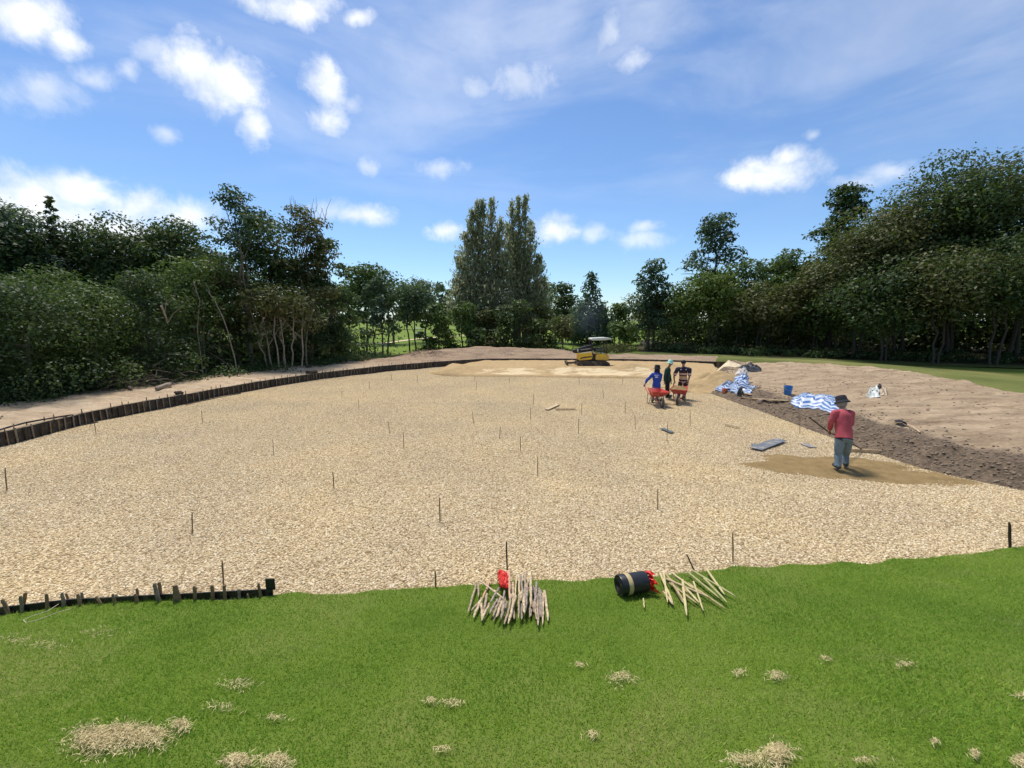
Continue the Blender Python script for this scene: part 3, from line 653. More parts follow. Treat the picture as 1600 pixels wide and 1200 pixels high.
def all_trees():
    GL = 'trees of the dark wood behind the left bank'; GR = 'trees of the dark wood beyond the right fairway'; GC = 'trees standing in the open gap beyond the field'; GF = 'far trees closing the view'
    # --- left wood: leafy bushes in front, shade of the nearest two put into darker leaves
    sb = dict(kind='skirt', name='tree', nl=60, ls=3.1, dens=.95, bark=BARK)
    fl = ['dense dark green bush wall at the nearest end of the left bank', 'broad dark green leafy bush overhanging the left bank nearest the edging pipe', 'mid-green rounded bush in front of the dark left wood', 'dark green bush beside the brush pile', 'mid-green bush right behind the broad dark one', 'mid-green bush reaching highest at the near end of the left wood']
    for front, (x, Y, top, hw, m) in zip(fl, ((-120, 15.5, 400, 150, 'dark'), (20, 15.6, 425, 120, 'dark'), (120, 17.8, 430, 95, 'mid'), (215, 20.5, 412, 80, 'dark'), (70, 19, 408, 90, 'mid'), (-40, 19, 405, 110, 'mid'))):
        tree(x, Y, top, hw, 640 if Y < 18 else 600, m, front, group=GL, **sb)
    tree(285, 24, 392, 70, 535, 'mid', 'slender leaning trees with pale bare trunks beside the brush pile', 'round', GL, trunks=3, bark=BARK_PALE, nl=22, thick=.7)
    tree(330, 26, 400, 60, 500, 'olive', 'olive green tree just left of the tallest tree, thin pale leaning trunk', 'round', GL, trunks=2, bark=BARK_PALE, nl=18, thick=.6, lean=-1)
    # --- left wood: dark crowns behind
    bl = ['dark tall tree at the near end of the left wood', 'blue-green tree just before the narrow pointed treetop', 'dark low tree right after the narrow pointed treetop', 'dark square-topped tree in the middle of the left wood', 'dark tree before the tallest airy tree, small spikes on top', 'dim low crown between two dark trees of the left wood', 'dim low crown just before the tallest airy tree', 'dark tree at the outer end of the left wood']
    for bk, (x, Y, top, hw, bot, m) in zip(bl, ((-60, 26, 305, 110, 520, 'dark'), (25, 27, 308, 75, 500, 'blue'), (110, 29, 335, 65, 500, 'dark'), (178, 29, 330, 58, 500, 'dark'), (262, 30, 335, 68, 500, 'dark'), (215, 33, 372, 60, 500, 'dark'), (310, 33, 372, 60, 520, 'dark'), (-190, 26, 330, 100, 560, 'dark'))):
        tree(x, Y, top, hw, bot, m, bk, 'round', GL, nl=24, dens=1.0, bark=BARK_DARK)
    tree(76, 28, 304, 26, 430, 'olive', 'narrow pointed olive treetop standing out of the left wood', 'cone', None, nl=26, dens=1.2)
    # tallest left tree group
    tree(368, 27, 290, 52, 420, 'blue', 'tallest airy tree of the left wood with open blue-green crown', 'open', None, nl=30, ls=3.2, dens=.75, bark=BARK_PALE, thick=.8)
    tree(412, 28, 322, 62, 520, 'dark', 'dense dark tree between the airy tree and the twiggy one', 'round', None, nl=26, dens=.95, bark=BARK_DARK)
    tt = tree(468, 29, 318, 62, 500, 'olive', 'tall tree with bare reddish twigs sticking out of its top', 'open', None, nl=30, dens=.7, bark=BARK_PALE, thick=.8)
    twigs(tt, [(455 + i * 7, 306 + (i * 37) % 30) for i in range(10)], 29)
    tree(505, 30, 368, 45, 540, 'dark', 'dark leafy tree at the right end of the left wood', 'skirt', None, nl=26, dens=1.0, bark=BARK_DARK)
    tree(432, 25.0, 438, 62, 545, 'olive', 'cluster of pale straight trunks under yellowish leaves at the left bank', 'round', None, nl=18, trunks=5, bark=BARK_PALE, thick=1.0, base_z=None)
    tree(365, 27.0, 470, 42, 590, 'olive', 'low olive shrub beside the pale trunk cluster', 'skirt', None, nl=16, base_z=.0, cat='shrub', name='shrub')
    tree(462, 28.5, 455, 55, 572, 'dark', 'dark leaning trunks under heavy leaves right of the pale trunks', 'skirt', None, nl=20, trunks=4, bark=BARK, base_z=.0)
    tree(515, 30, 505, 30, 575, 'dark', 'low dark shrub at the foot of the left wood beside the lawn gap', 'skirt', None, nl=12, base_z=-.05, cat='shrub', name='shrub')
    # --- gap trees
    tree(566, 44, 408, 40, 520, 'mid', 'mid-green tree with a dark single trunk on the bright lawn', 'round', GC, nl=20, bark=BARK_DARK, thick=.8)
    tree(590, 41, 430, 38, 528, 'blue', 'tree on a thick vine-wrapped trunk beside the pale path', 'skirt', GC, nl=20, trunks=3, thick=1.2)
    tree(640, 42, 428, 48, 522, 'blue', 'dusty green round tree with forked trunk right of the path', 'round', GC, nl=24, trunks=2, bark=BARK_DARK)
    tree(610, 60, 418, 60, 500, 'dark', 'dark far tree showing above the gap trees', 'round', GF, nl=20)
    tree(663, 66, 434, 34, 510, 'dark', 'dark far tree showing above the gap trees', 'round', GF, nl=16)
    tree(540, 62, 430, 60, 505, 'mid', 'sunlit far tree behind the lawn gap', 'round', None, nl=20)
    tree(694, 72, 443, 22, 500, 'blue', 'thin small treetop just left of the casuarinas', 'open', None, nl=14)
    tree(684, 40, 470, 32, 556, 'mid', 'leafy bush hugging a trunk at the left foot of the casuarinas', 'skirt', None, nl=18)
    # --- casuarinas and the bushes below
    casuarina(752, 46, [(737, 328, 28), (745, 314, 26), (753, 310, 28), (769, 312, 28), (727, 365, 24), (783, 345, 20), (718, 405, 24), (712, 440, 20), (748, 360, 30), (775, 365, 28), (788, 400, 28)], 520, 60, 'tall feathery casuarina with clustered spires, the broader of two', 5)
    casuarina(814, 47, [(800, 318, 24), (793, 350, 20), (810, 313, 22), (821, 311, 24), (830, 345, 22), (843, 400, 20), (850, 440, 18), (806, 375, 28), (825, 390, 26)], 520, 46, 'tall feathery casuarina with three slim spires, the narrower of two', 9)
    for (x, Y, top, hw, m, lab) in ((722, 41, 468, 42, 'mid', 'rounded bush with arching twigs below the broader casuarina'), (765, 42, 480, 40, 'olive', 'olive bush between the two casuarina trunks'), (808, 41, 465, 44, 'dark', 'dark spreading bush below the narrower casuarina'),
                              (845, 43, 470, 36, 'olive', 'brownish bush right of the narrower casuarina'), (745, 39.5, 510, 30, 'dark', 'low dark bush on the far mound')):
        tree(x, Y, top, hw, 556, m, lab, 'skirt', None, nl=20, name='bush', cat='bush', bark=BARK_DARK)
    tree(881, 40, 488, 27, 545, 'olive', 'small brownish tree left of the yellow machine', 'round', None, nl=18, thick=1.3, bark=BARK)
    tree(850, 66, 440, 30, 535, 'dark', 'dark far tree right behind the casuarinas', 'round', None, nl=18)
    tree(881, 62, 436, 32, 530, 'dark', 'dark round tree behind the small brownish tree', 'round', None, nl=20)
    tree(925, 56, 421, 48, 530, 'blue', 'layered conical blue-green tree behind the yellow machine', 'cone', None, nl=40, dens=1.3, bark=BARK_DARK)
    tree(905, 60, 470, 44, 540, 'blue', 'blue-green bush under the layered conical tree', 'skirt', None, nl=18)
    tree(968, 58, 470, 34, 545, 'mid', 'mid-green tree right of the layered conical tree', 'skirt', None, nl=18, trunks=2)
    tree(970, 48, 500, 24, 540, 'mid', 'spindly small tree right of the yellow machine', 'round', None, nl=12, trunks=3, thick=.8, bark=BARK_DARK)
    # --- right wood
    tree(1024, 47, 402, 40, 520, 'blue', 'tree with forked dark trunk and flat layered top at the wood corner', 'open', None, nl=30, dens=1.0, bark=BARK_DARK, trunks=2)
    tree(1015, 49, 450, 40, 520, 'olive', 'brown-green leafy tree behind the forked trunk', 'round', None, nl=20)
    tree(1121, 57, 327, 52, 500, 'blue', 'tall airy blue-green tree above the right wood', 'open', None, nl=38, ls=3.2, dens=.95, bark=BARK_DARK)
    rl = ['mid-green tree next to the forked trunk at the wood corner', 'bright yellow-green tree in front of the tall airy one', 'mid-green tree right of the bright yellow-green one', 'dark tree with spiky top at the dip of the right wood', 'mid-green tree beside the spiky dark one', 'low brownish tree before the right wood', 'brownish tree where the right wood climbs to the big trees', 'dim tree behind the bright yellow-green one', 'dim low tree behind the wood corner', 'dim tree behind the spiky dark one']
    for lab, (x, Y, top, hw, bot, m) in zip(rl, ((1075, 46, 425, 42, 530, 'mid'), (1120, 45, 412, 50, 530, 'light'), (1165, 46, 400, 45, 525, 'mid'), (1215, 47, 386, 45, 525, 'dark'), (1255, 44, 388, 50, 530, 'mid'), (1195, 42, 432, 50, 530, 'olive'), (1290, 41, 385, 60, 530, 'olive'), (1140, 50, 440, 60, 535, 'dark'), (1060, 50, 460, 40, 540, 'dark'), (1240, 50, 430, 70, 540, 'dark'))):
        tree(x, Y, top, hw, bot, m, lab, 'round', GR, nl=24, bark=BARK_DARK, trunks=2, thick=.8)
    tree(1322, 47, 284, 52, 450, 'dark', 'dark pointed crown leaning out above the right wood', 'open', None, nl=34, dens=1.2, bark=BARK_DARK)
    gl = ['brownish spreading tree below the dark pointed crown', 'brownish big tree on the rising skyline of the right wood', 'highest dark domed tree of the right wood', 'huge brown-green tree at the outer edge of the right wood', 'dark front tree under the rising skyline', 'brownish front tree with boughs hanging over the fairway', 'dark front tree with low hanging boughs at the fairway end', 'outermost mid-green tree of the right wood', 'low mid-green tree below the brownish spreading one']
    for big, (x, Y, top, hw, bot, m) in zip(gl, ((1365, 37, 318, 85, 525, 'olive'), (1440, 38, 272, 100, 520, 'olive'), (1530, 36, 226, 110, 525, 'dark'), (1640, 34, 212, 130, 530, 'olive'), (1400, 34, 390, 80, 525, 'dark'), (1490, 32, 380, 100, 515, 'olive'), (1590, 31, 350, 110, 520, 'dark'), (1790, 33, 240, 150, 560, 'mid'), (1330, 39, 420, 70, 535, 'mid'))):
        tree(x, Y, top, hw, bot, m, big, 'round', GR + ', largest', nl=44, dens=1.15, ls=3.2, bark=BARK_DARK, trunks=2, thick=.9)
    # backdrop of the woods so no open horizon shows through
    bd = 'dim tree deep inside the wood'
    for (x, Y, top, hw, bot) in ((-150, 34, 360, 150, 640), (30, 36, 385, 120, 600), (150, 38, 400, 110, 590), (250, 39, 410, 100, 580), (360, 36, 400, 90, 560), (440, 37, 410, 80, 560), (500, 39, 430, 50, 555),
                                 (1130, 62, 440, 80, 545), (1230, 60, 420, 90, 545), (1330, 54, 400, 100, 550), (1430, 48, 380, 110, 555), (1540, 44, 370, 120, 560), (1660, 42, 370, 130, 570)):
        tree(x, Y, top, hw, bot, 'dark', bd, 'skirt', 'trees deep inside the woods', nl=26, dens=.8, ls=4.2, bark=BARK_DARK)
    for (x, Y, top, hw) in ((560, 150, 478, 40), (630, 155, 474, 45), (700, 160, 470, 40), (780, 150, 475, 45), (860, 150, 472, 45), (930, 140, 475, 40), (1000, 120, 476, 45), (1050, 110, 472, 40), (510, 140, 470, 45)):
        tree(x, Y, top, hw, 514, 'dark', 'distant tree on the far side of the bright lawn', 'round', 'distant trees across the lawn', nl=12, ls=3)
def twigs(root, tips, Y):
    mb = MB(); r = random.Random(4)
    for (x, y) in tips:
        a = at_depth(468 + (x - 480) * .4, 400, Y); b = at_depth(x, y, Y + r.uniform(-.6, .6)); limb(mb, a, b, .035, .008, r, 4, 5, .05)
        for _ in range(3):
            s = a.lerp(b, r.uniform(.5, .9)); limb(mb, s, s + Vector((r.uniform(-.5, .5), r.uniform(-.4, .4), r.uniform(.4, 1.0))), .014, .004, r, 3, 3, .05)
    mb.build('bare_twigs', simple('twig', (.16, .10, .07), .9, .4, 6), root)
all_trees()

# ------------------------------------------------------------------ wood floors and undergrowth
def floor_sheet(name, pts, mat):
    P = np.array(pts, float); c = P.mean(0); n = 200; Q = resample(np.vstack([P, P[:1]]), n); k = 1 + .05 * fbm(Q[:, 0] * .6, Q[:, 1] * .6, 8, 3)
    rr = np.linspace(0, 1, 30); X = c[0] + (Q[:, 0] - c[0])[:, None] * rr * k[:, None]; Y = c[1] + (Q[:, 1] - c[1])[:, None] * rr * k[:, None]
    Z = -.035 + .10 * (fbm(X * .5, Y * .5, 15, 4) + .3) * (1 - sstep(.75, 1, np.broadcast_to(rr, X.shape))) - .06 * (np.broadcast_to(rr, X.shape) > .999)
    tag(grid_obj(name, X, Y, Z, mat), kind='structure')
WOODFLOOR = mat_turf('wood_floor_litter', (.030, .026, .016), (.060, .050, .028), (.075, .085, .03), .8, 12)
ROUGH = mat_turf('rough_grass', (.050, .062, .018), (.085, .105, .028), (.15, .14, .06), .5, 10)
floor_sheet('left_wood_floor', [(-40, 9), (-24, 9.5), (-19, 14.5), (-14, 22.5), (-11.5, 28), (-11, 36), (-16, 44), (-30, 48), (-60, 30)], WOODFLOOR)
floor_sheet('right_wood_floor', [(13, 45.5), (19, 40), (26, 35.5), (36, 31), (44, 26), (70, 22), (80, 60), (50, 75), (22, 72)], WOODFLOOR)
floor_sheet('rough_grass_strip', [(-12, 37.2), (-3, 39.3), (8, 38.6), (14, 36), (24, 34.5), (34, 30.5), (42, 26.5), (44, 29), (28, 37), (16, 44), (9, 46), (-3, 46), (-12, 42)], ROUGH)
def undergrowth(name, line, width, hmax, n, mat, seed, size, label, count=160, lift=0):
    r = random.Random(seed); P = resample(np.array(line, float), count); nn = normals(P); L_ = []
    for i in range(count):
        o = r.uniform(0, width); h = r.uniform(.35, 1) * hmax; x, y = P[i] + nn[i] * o; z = max(-.05, H(x, y)) if lift else -.05
        L_.append((x + r.uniform(-.4, .4), y, z + h * .42, h * r.uniform(.6, 1.0), h * .8, h * .55))
    V = leaf_cloud(L_, n, size, seed, up=.4, shell=.35); V[:, 2] = np.maximum(V[:, 2], -.04 + .03 * np.random.default_rng(1).random(len(V)))
    k = len(V) // 4; o = np_mesh(name, V, 4, np.arange(4 * k), LEAF[mat]); tag(o, label, 'undergrowth', kind='stuff')
undergrowth('undergrowth', [(-24, 9.6), (-18.4, 14.2), (-15.8, 19), (-13.2, 23.5), (-11.6, 27.5), (-10.2, 30.2)], 3.5, 1.15, 20000, 'dark', 21, .17, 'low dark leafy undergrowth at the foot of the left wood', 150)
undergrowth('undergrowth', [(-30, 16), (-21.5, 20), (-17, 26), (-14, 33), (-12.5, 38)], 6, 4.2, 26000, 'dark', 22, .30, 'dark leafy thicket inside the left wood', 120)
undergrowth('undergrowth', [(14.5, 46), (20, 41), (27, 37), (36, 33), (47, 28)], 3, 1.0, 14000, 'dark', 23, .22, 'low dark weeds at the foot of the right wood', 170)
undergrowth('undergrowth', [(17, 56), (26, 50), (38, 46), (52, 40), (62, 34)], 8, 5.0, 26000, 'dark', 24, .42, 'dark leafy thicket inside the right wood', 120)
undergrowth('undergrowth', [(-8, 39), (-4, 40.5), (2, 41), (6, 42)], 3, 1.2, 7000, 'mid', 25, .2, 'weeds below the casuarinas behind the far mound', 60)
undergrowth('undergrowth', [(8, 41), (11, 43), (15, 46)], 4, .9, 4000, 'olive', 26, .2, 'rough weeds right of the yellow machine', 50)
# ------------------------------------------------------------------ edging along the field
def stake_mesh(mb, a, b, r0, seed, n=6, point=True, flat=1.0):
    r = random.Random(seed); a, b = Vector(a), Vector(b); pts = []; rad = []
    L_ = (b - a).length
    for t, k in ((0, .9), (.25, 1), (.5, 1.05), (.8, .97), (.93, .9), (1, .62)):
        pts.append(a.lerp(b, t) + Vector((r.uniform(-1, 1), r.uniform(-1, 1), 0)) * r0 * .25); rad.append(r0 * k * r.uniform(.92, 1.08))
    if point: rad[-1] = r0 * .35
    mb.tube(pts, rad, n, flat=flat); return mb
def strip_obj(name, line, z0, z1, th, mat, parent, wob=.01, zf=None):
    n = len(line); nn = normals(line); V = []; Fc = []
    for i in range(n):
        w = wob * (vnoise(np.array([i * .37]), np.array([0.5]), 3)[0]); wz = (vnoise(np.array([i * .21]), np.array([2.5]), 4)[0]) * wob * 1.5
        for (o, z) in ((-th / 2, z0), (th / 2, z0), (th / 2, z1 + wz), (-th / 2, z1 + wz)):
            V.append((line[i][0] + nn[i][0] * (o + w), line[i][1] + nn[i][1] * (o + w), z + (zf(i) if zf else 0)))
    for i in range(n - 1):
        for k in range(4):
            k2 = (k + 1) % 4; Fc.append((i * 4 + k, i * 4 + k2, (i + 1) * 4 + k2, (i + 1) * 4 + k))
    Fc += [(3, 2, 1, 0), tuple((n - 1) * 4 + k for k in range(4))]
    mb = MB(); mb.add(V, Fc); return mb.build(name, mat, parent, smooth=False)
def left_edging():
    p = smooth_line(EDGE, 420, 2); root = thing('plastic_edging', 'long black plastic edging held by closely set stakes along the far sides of the gravel', 'edging', (p[0][0], p[0][1], 0))
    strip_obj('edging_strip', p, -.06, .355, .020, BLACK, root, .02)
    d = np.r_[0, np.cumsum(np.hypot(*np.diff(p, axis=0).T))]; nn = normals(p); r = random.Random(5); s = 2.0; k = 0
    smax = d[np.argmin(np.hypot(p[:, 0] - on_z(690, 572).x, p[:, 1] - on_z(690, 572).y))]
    while s < d[-1]:
        x = np.interp(s, d, p[:, 0]); y = np.interp(s, d, p[:, 1]); i = min(int(np.searchsorted(d, s)), len(p) - 1)
        n_ = nn[i]; o = -.035; b = Vector((x + n_[0] * o, y + n_[1] * o, -.04)); hgt = r.uniform(.37, .45)
        mb = MB(); stake_mesh(mb, b, b + Vector((r.uniform(-.02, .02), r.uniform(-.02, .02), hgt)), r.uniform(.014, .022), k, 5)
        mb.build('stake', [WOOD, WOOD, WOOD_DARK, WOOD_GREY][r.randrange(4)], root)
        if r.random() < .7 and s < smax:            # back stakes, only their tips show above the strip
            b2 = Vector((x + n_[0] * .04 + r.uniform(-.06, .06), y + n_[1] * .04, .1)); mb = MB(); stake_mesh(mb, b2, b2 + Vector((r.uniform(-.02, .02), 0, .33 + r.uniform(0, .10))), .015, k + 500, 5)
            mb.build('stake', [WOOD, WOOD_DARK][r.randrange(2)], root)
        s += r.uniform(.19, .27) if s < smax else r.uniform(.5, .8); k += 1
    # irrigation pipe lying on the bank behind
    q = smooth_line(zline([(-60, 684), (0, 669.5), (37, 659.5), (75, 652.5), (112, 646.5), (150, 641)], .42), 60, 3); mb = MB()
    mb.tube([(a, b, H(a, b) + .02) for a, b in q], .022, 6); tag(mb.build('pipe', BLACK), 'thin dark pipe lying on the left bank behind the edging', 'pipe')
    q = smooth_line(zline([(288, 616.5), (312, 611.5), (340, 607), (375, 601)], .42), 40, 3); mb = MB()
    mb.tube([(a, b, H(a, b) + .015) for a, b in q], .02, 6); tag(mb.build('pipe', BARK_DARK), 'short dark root along the edging top beside the little log', 'root')
left_edging()
def near_edging():
    pts = [(-120, 982), (0, 964), (110, 951), (250, 944), (424, 934)]; line = smooth_line(zline(pts), 60, 2)
    line = np.array([(x, np.interp(x, LB[:, 0], LB[:, 1]) + .055) for x, y in line])
    root = thing('plastic_edging', 'short black edging strip with stakes between gravel and foreground lawn', 'edging', (line[0][0], line[0][1], 0))
    strip_obj('edging_strip', line, -.05, .088, .014, BLACK, root, .008)
    e = line[-1]; mb = MB(); mb.box((e[0] - .03, e[1] + .01, .145), (.115, .02, .155), Matrix.Rotation(.02, 3, 'Z')); mb.build('end_flap', BLACK_CLEAN, root, bevel=.008)
    L_ = [(3, 937, 4, 968, 9), (32, 931, 35, 958, 8), (40, 926, 38, 950, -9), (72, 928, 74, 954, 8), (97, 926, 98, 952, 8), (103, 927, 101, 950, -6), (121, 928, 122, 952, 8), (127, 926, 125, 948, -7), (150, 932, 155, 952, 7), (176, 928, 177, 949, 7), (181, 929, 180, 945, -6),
          (211, 928, 212, 948, 8), (214, 919, 213, 940, -7), (241, 911, 246, 946, 10), (249, 909, 246, 940, -9), (303, 916, 304, 940, 9), (306, 917, 305, 935, -6), (331, 914, 331, 940, 10), (350, 914, 350, 939, 9), (373, 920, 373, 938, 8), (387, 928, 387, 937, 5), (404, 911, 405, 937, 8)]
    for k, (x0, y0, x1, y1, w) in enumerate(L_):
        b = on_z(x1, y1, .0); yb = np.interp(b.x, line[:, 0], line[:, 1]); off = -.035 if w > 0 else .035; b = Vector((b.x, yb + off, -.05)); tp = at_depth(x0, y0, b.y)
        mb = MB(); stake_mesh(mb, b, tp, abs(w) * .0021, k, 6, point=False); mb.build('stake', [WOOD, WOOD_GREY, WOOD][k % 3], root)
    b = on_z(280, 940, 0); yb = np.interp(b.x, line[:, 0], line[:, 1]) - .04; b = Vector((b.x, yb, -.05)); tp = at_depth(275, 914, yb); mb = MB()
    mb.hexa([(b.x - .055, yb - .02, -.05), (b.x + .055, yb - .02, -.05), (b.x + .055, yb + .01, -.05), (b.x - .055, yb + .01, -.05), (tp.x - .03, yb - .02, tp.z), (tp.x + .012, yb - .02, tp.z + .004), (tp.x + .012, yb + .01, tp.z), (tp.x - .03, yb + .01, tp.z)])
    mb.build('board_stake', WOOD, root, bevel=.004)
    # string
    S = [(97, 944), (92, 951), (75, 962), (50, 970), (38, 976), (42, 980), (60, 976), (90, 964), (112, 958)]
    mb = MB(); P3 = [hit(x, y, .055) for x, y in S]; mb.tube(P3, .0035, 5); tag(mb.build('string', simple('string', (.62, .52, .36), .9, .3, 30)), 'loose pale string lying on the lawn beside the short edging strip', 'string')
    S = [(424, 931), (480, 927), (560, 922), (640, 917)]; mb = MB(); mb.tube([at_depth(x, y, on_z(x, y + 6, 0).y) for x, y in S], .002, 4)
near_edging()

# ------------------------------------------------------------------ marker stakes in the gravel
def marker_stakes():
    L_ = [(8, 731, 10, 766), (146, 650, 150, 678), (315, 641, 316, 661), (300, 801, 300, 830), (426, 687, 428, 710), (520, 737, 522, 762), (534, 611, 534, 620), (560, 624, 561, 638), (577, 596, 577, 607), (606, 657, 609, 675), (630, 675, 631, 700),
          (652, 586, 652, 598), (611, 584, 612, 593), (687, 777, 687, 812), (680, 892, 681, 920), (738, 643, 740, 660), (782, 667, 780, 686), (813, 682, 813, 706), (840, 714, 840, 743), (742, 586, 742, 594), (745, 596, 744, 609), (796, 590, 796, 599),
          (834, 616, 833, 633), (829, 637, 829, 655), (905, 589, 905, 600), (909, 630, 909, 648), (904, 655, 904, 677), (973, 590, 973, 600), (942, 608, 943, 622), (977, 627, 977, 645), (992, 648, 993, 669), (1043, 662, 1042, 690), (1078, 640, 1079, 664),
          (1028, 764, 1028, 795), (1145, 832, 1146, 874), (1577, 816, 1580, 856), (791, 846, 793, 889), (347, 876, 349, 914), (1250, 648, 1250, 677)]
    own = {35: 'dark thick stake at the gravel edge beside the far right lawn corner', 36: 'dark stake in the gravel right behind the heap of sticks', 37: 'wooden stake in the gravel behind the short edging strip', 38: 'thin stake at the foot of the brown bank left of the red-shirted worker',
           31: 'thin stake rising through the small dark cross-shaped sheet', 34: 'pale brown stake in gravel beyond the bamboo canes', 14: 'short stake at the lawn edge left of the heap of sticks'}
    for k, (x0, y0, x1, y1) in enumerate(L_):
        b = on_z(x1, y1, 0); tp = at_depth(x0, y0, b.y + .02); r_ = .0085 if b.y > 8 else .0105
        if k == 35: r_ = .017
        mb = MB(); o_ = b.copy(); b.z = -.08; stake_mesh(mb, b, tp, r_, k + 40, 6, point=False)
        me = mb.build('marker_stake', WOOD_DARK if k in (35, 36, 5, 17) else WOOD)
        tag(me, own.get(k, 'thin wooden marker stake standing alone in the pale gravel'), 'stake', 'marker stakes standing in the gravel')
    b = on_z(1092, 899, 0); tp = at_depth(1073, 866, b.y + .12); mb = MB(); b.z = -.06; stake_mesh(mb, b, tp, .011, 7, 6, point=False)
    tag(mb.build('marker_stake', WOOD_DARK), 'dark stake leaning in the gravel behind the bamboo canes', 'stake', 'marker stakes standing in the gravel')
    # level string across the sand front
    mb = MB(); mb.tube([at_depth(676, 585.0, 25.2), at_depth(900, 588.0, 25.0), at_depth(1012, 588.5, 24.8)], .006, 5); 
    tag(mb.build('level_string', WOOD_DARK), 'taut dark string line stretched along the front of the spread sand', 'string')
marker_stakes()

# ------------------------------------------------------------------ heap of sticks and bamboo canes on the lawn
def lay(name, x0, y0, x1, y1, rad, mat, label, cat, group, seed, lift=0.0, bamboo=False, tip=True):
    r = random.Random(seed); a = hit(x0, y0); b = hit(x1, y1); a.z += rad + .03 + lift; b.z += rad + .02 + lift * .6
    pts = []; rr = []; m = 9
    for i in range(m + 1):
        t = i / m; p = a.lerp(b, t); p += Vector((r.uniform(-1, 1), 0, r.uniform(-1, 1))) * rad * (.10 if bamboo else .30)
        k = 1 - .18 * t
        if bamboo and i in (3, 6): k *= 1.16
        if tip and i == m: k = .22
        elif tip and i == m - 1: k *= .95
        pts.append(p); rr.append(rad * k * (1 if bamboo else r.uniform(.9, 1.1)))
    if tip: pts[-2] = pts[-1].lerp(pts[-3], .55)
    mb = MB(); mb.tube(pts, rr, 7); return tag(mb.build(name, mat), label, cat, group)
def stick_heap():
    Z = lambda x, y: (700 + x / 6.667, 820 + y / 6.667)
    r = random.Random(3); lab = 'pointed wooden stake lying in the heap with the red bag'; grp = 'sharpened stakes heaped on the lawn'
    L_ = [(295, 650, 205, 955, 1), (315, 650, 320, 780, 1), (445, 600, 360, 800, 3), (330, 660, 610, 850, 0), (360, 800, 240, 925, 1), (350, 810, 265, 1000, 0), (405, 770, 370, 950, 1), (350, 860, 360, 1030, 0), (430, 880, 350, 1040, 0), (530, 740, 440, 870, 2), (480, 730, 610, 850, 0),
          (550, 850, 470, 1020, 1), (590, 760, 600, 890, 1), (515, 850, 430, 980, 2), (560, 920, 505, 1050, 0), (585, 930, 555, 1065, 1), (625, 590, 650, 930, 3), (640, 600, 645, 900, 3), (680, 650, 670, 960, 0), (715, 590, 690, 900, 0), (700, 830, 630, 1095, 0), (740, 600, 745, 860, 0), (775, 590, 760, 850, 0),
          (815, 570, 790, 900, 1), (835, 680, 775, 960, 1), (830, 780, 800, 1010, 2), (860, 650, 860, 930, 0), (885, 690, 850, 1000, 2), (925, 680, 895, 980, 2), (920, 740, 940, 1100, 1), (945, 700, 950, 1000, 2), (965, 730, 970, 1010, 2), (990, 750, 990, 1070, 0), (1005, 730, 1045, 1030, 0), (740, 850, 735, 1060, 1),
          (760, 880, 770, 1030, 2), (660, 850, 620, 1030, 1), (680, 900, 690, 1015, 1), (640, 930, 585, 1070, 1), (615, 880, 560, 1040, 2), (790, 900, 795, 1015, 0), (900, 900, 920, 1050, 1), (870, 920, 850, 1000, 0), (520, 870, 480, 1030, 0), (600, 700, 560, 930, 2), (655, 640, 700, 900, 1), (755, 640, 800, 930, 2), (800, 640, 830, 920, 1), (845, 700, 900, 940, 1), (905, 720, 925, 960, 2)]
    for k, (x0, y0, x1, y1, m) in enumerate(L_):
        a = Z(x0, y0); b = Z(x1, y1); mid = ((x0 + x1) / 2 - 680) / 320
        lay('wooden_stake', *a, *b, r.uniform(.011, .017), STICK_MATS[m], lab, 'stake', grp, k, lift=r.uniform(0, .13) * (1 - min(1, abs(mid)) ** 2))
    bag('red_bag', [Z(510, 590), Z(630, 600), Z(620, 760), Z(545, 745)], .16, 'torn red plastic bag lying on the heap of sticks', 5, .12)
    M = lambda x, y: (930 + x / 6.4, 840 + y / 6.4); lab = 'pale bamboo cane lying loosely on the lawn beside the black roll'; grp = 'bamboo canes scattered by the black roll'
    L2 = [(645, 410, 775, 695, 0), (682, 405, 722, 690, 0), (700, 405, 885, 680, 1), (770, 415, 975, 550, 0), (780, 425, 1060, 585, 1), (870, 480, 912, 825, 0), (820, 585, 885, 680, 0), (905, 565, 1035, 690, 0), (980, 495, 1078, 775, 0), (925, 380, 1240, 635, 2), (965, 375, 1405, 630, 2), (1110, 360, 1290, 605, 0), (1085, 470, 1315, 695, 2),
          (930, 490, 1300, 740, 1), (705, 480, 1160, 660, 1), (730, 450, 1000, 640, 1), (740, 500, 1010, 690, 1)]
    for k, (x0, y0, x1, y1, m) in enumerate(L2):
        lay('bamboo_cane', *M(x0, y0), *M(x1, y1), r.uniform(.011, .016), BAMBOO[m], lab, 'cane', grp, 100 + k, lift=r.uniform(0, .05), bamboo=True)
    lay('wood_splinter', *M(480, 640), *M(490, 725), .009, BAMBOO[0], 'small pale splinter on the lawn in front of the black roll', 'splinter', None, 140)
RED = None
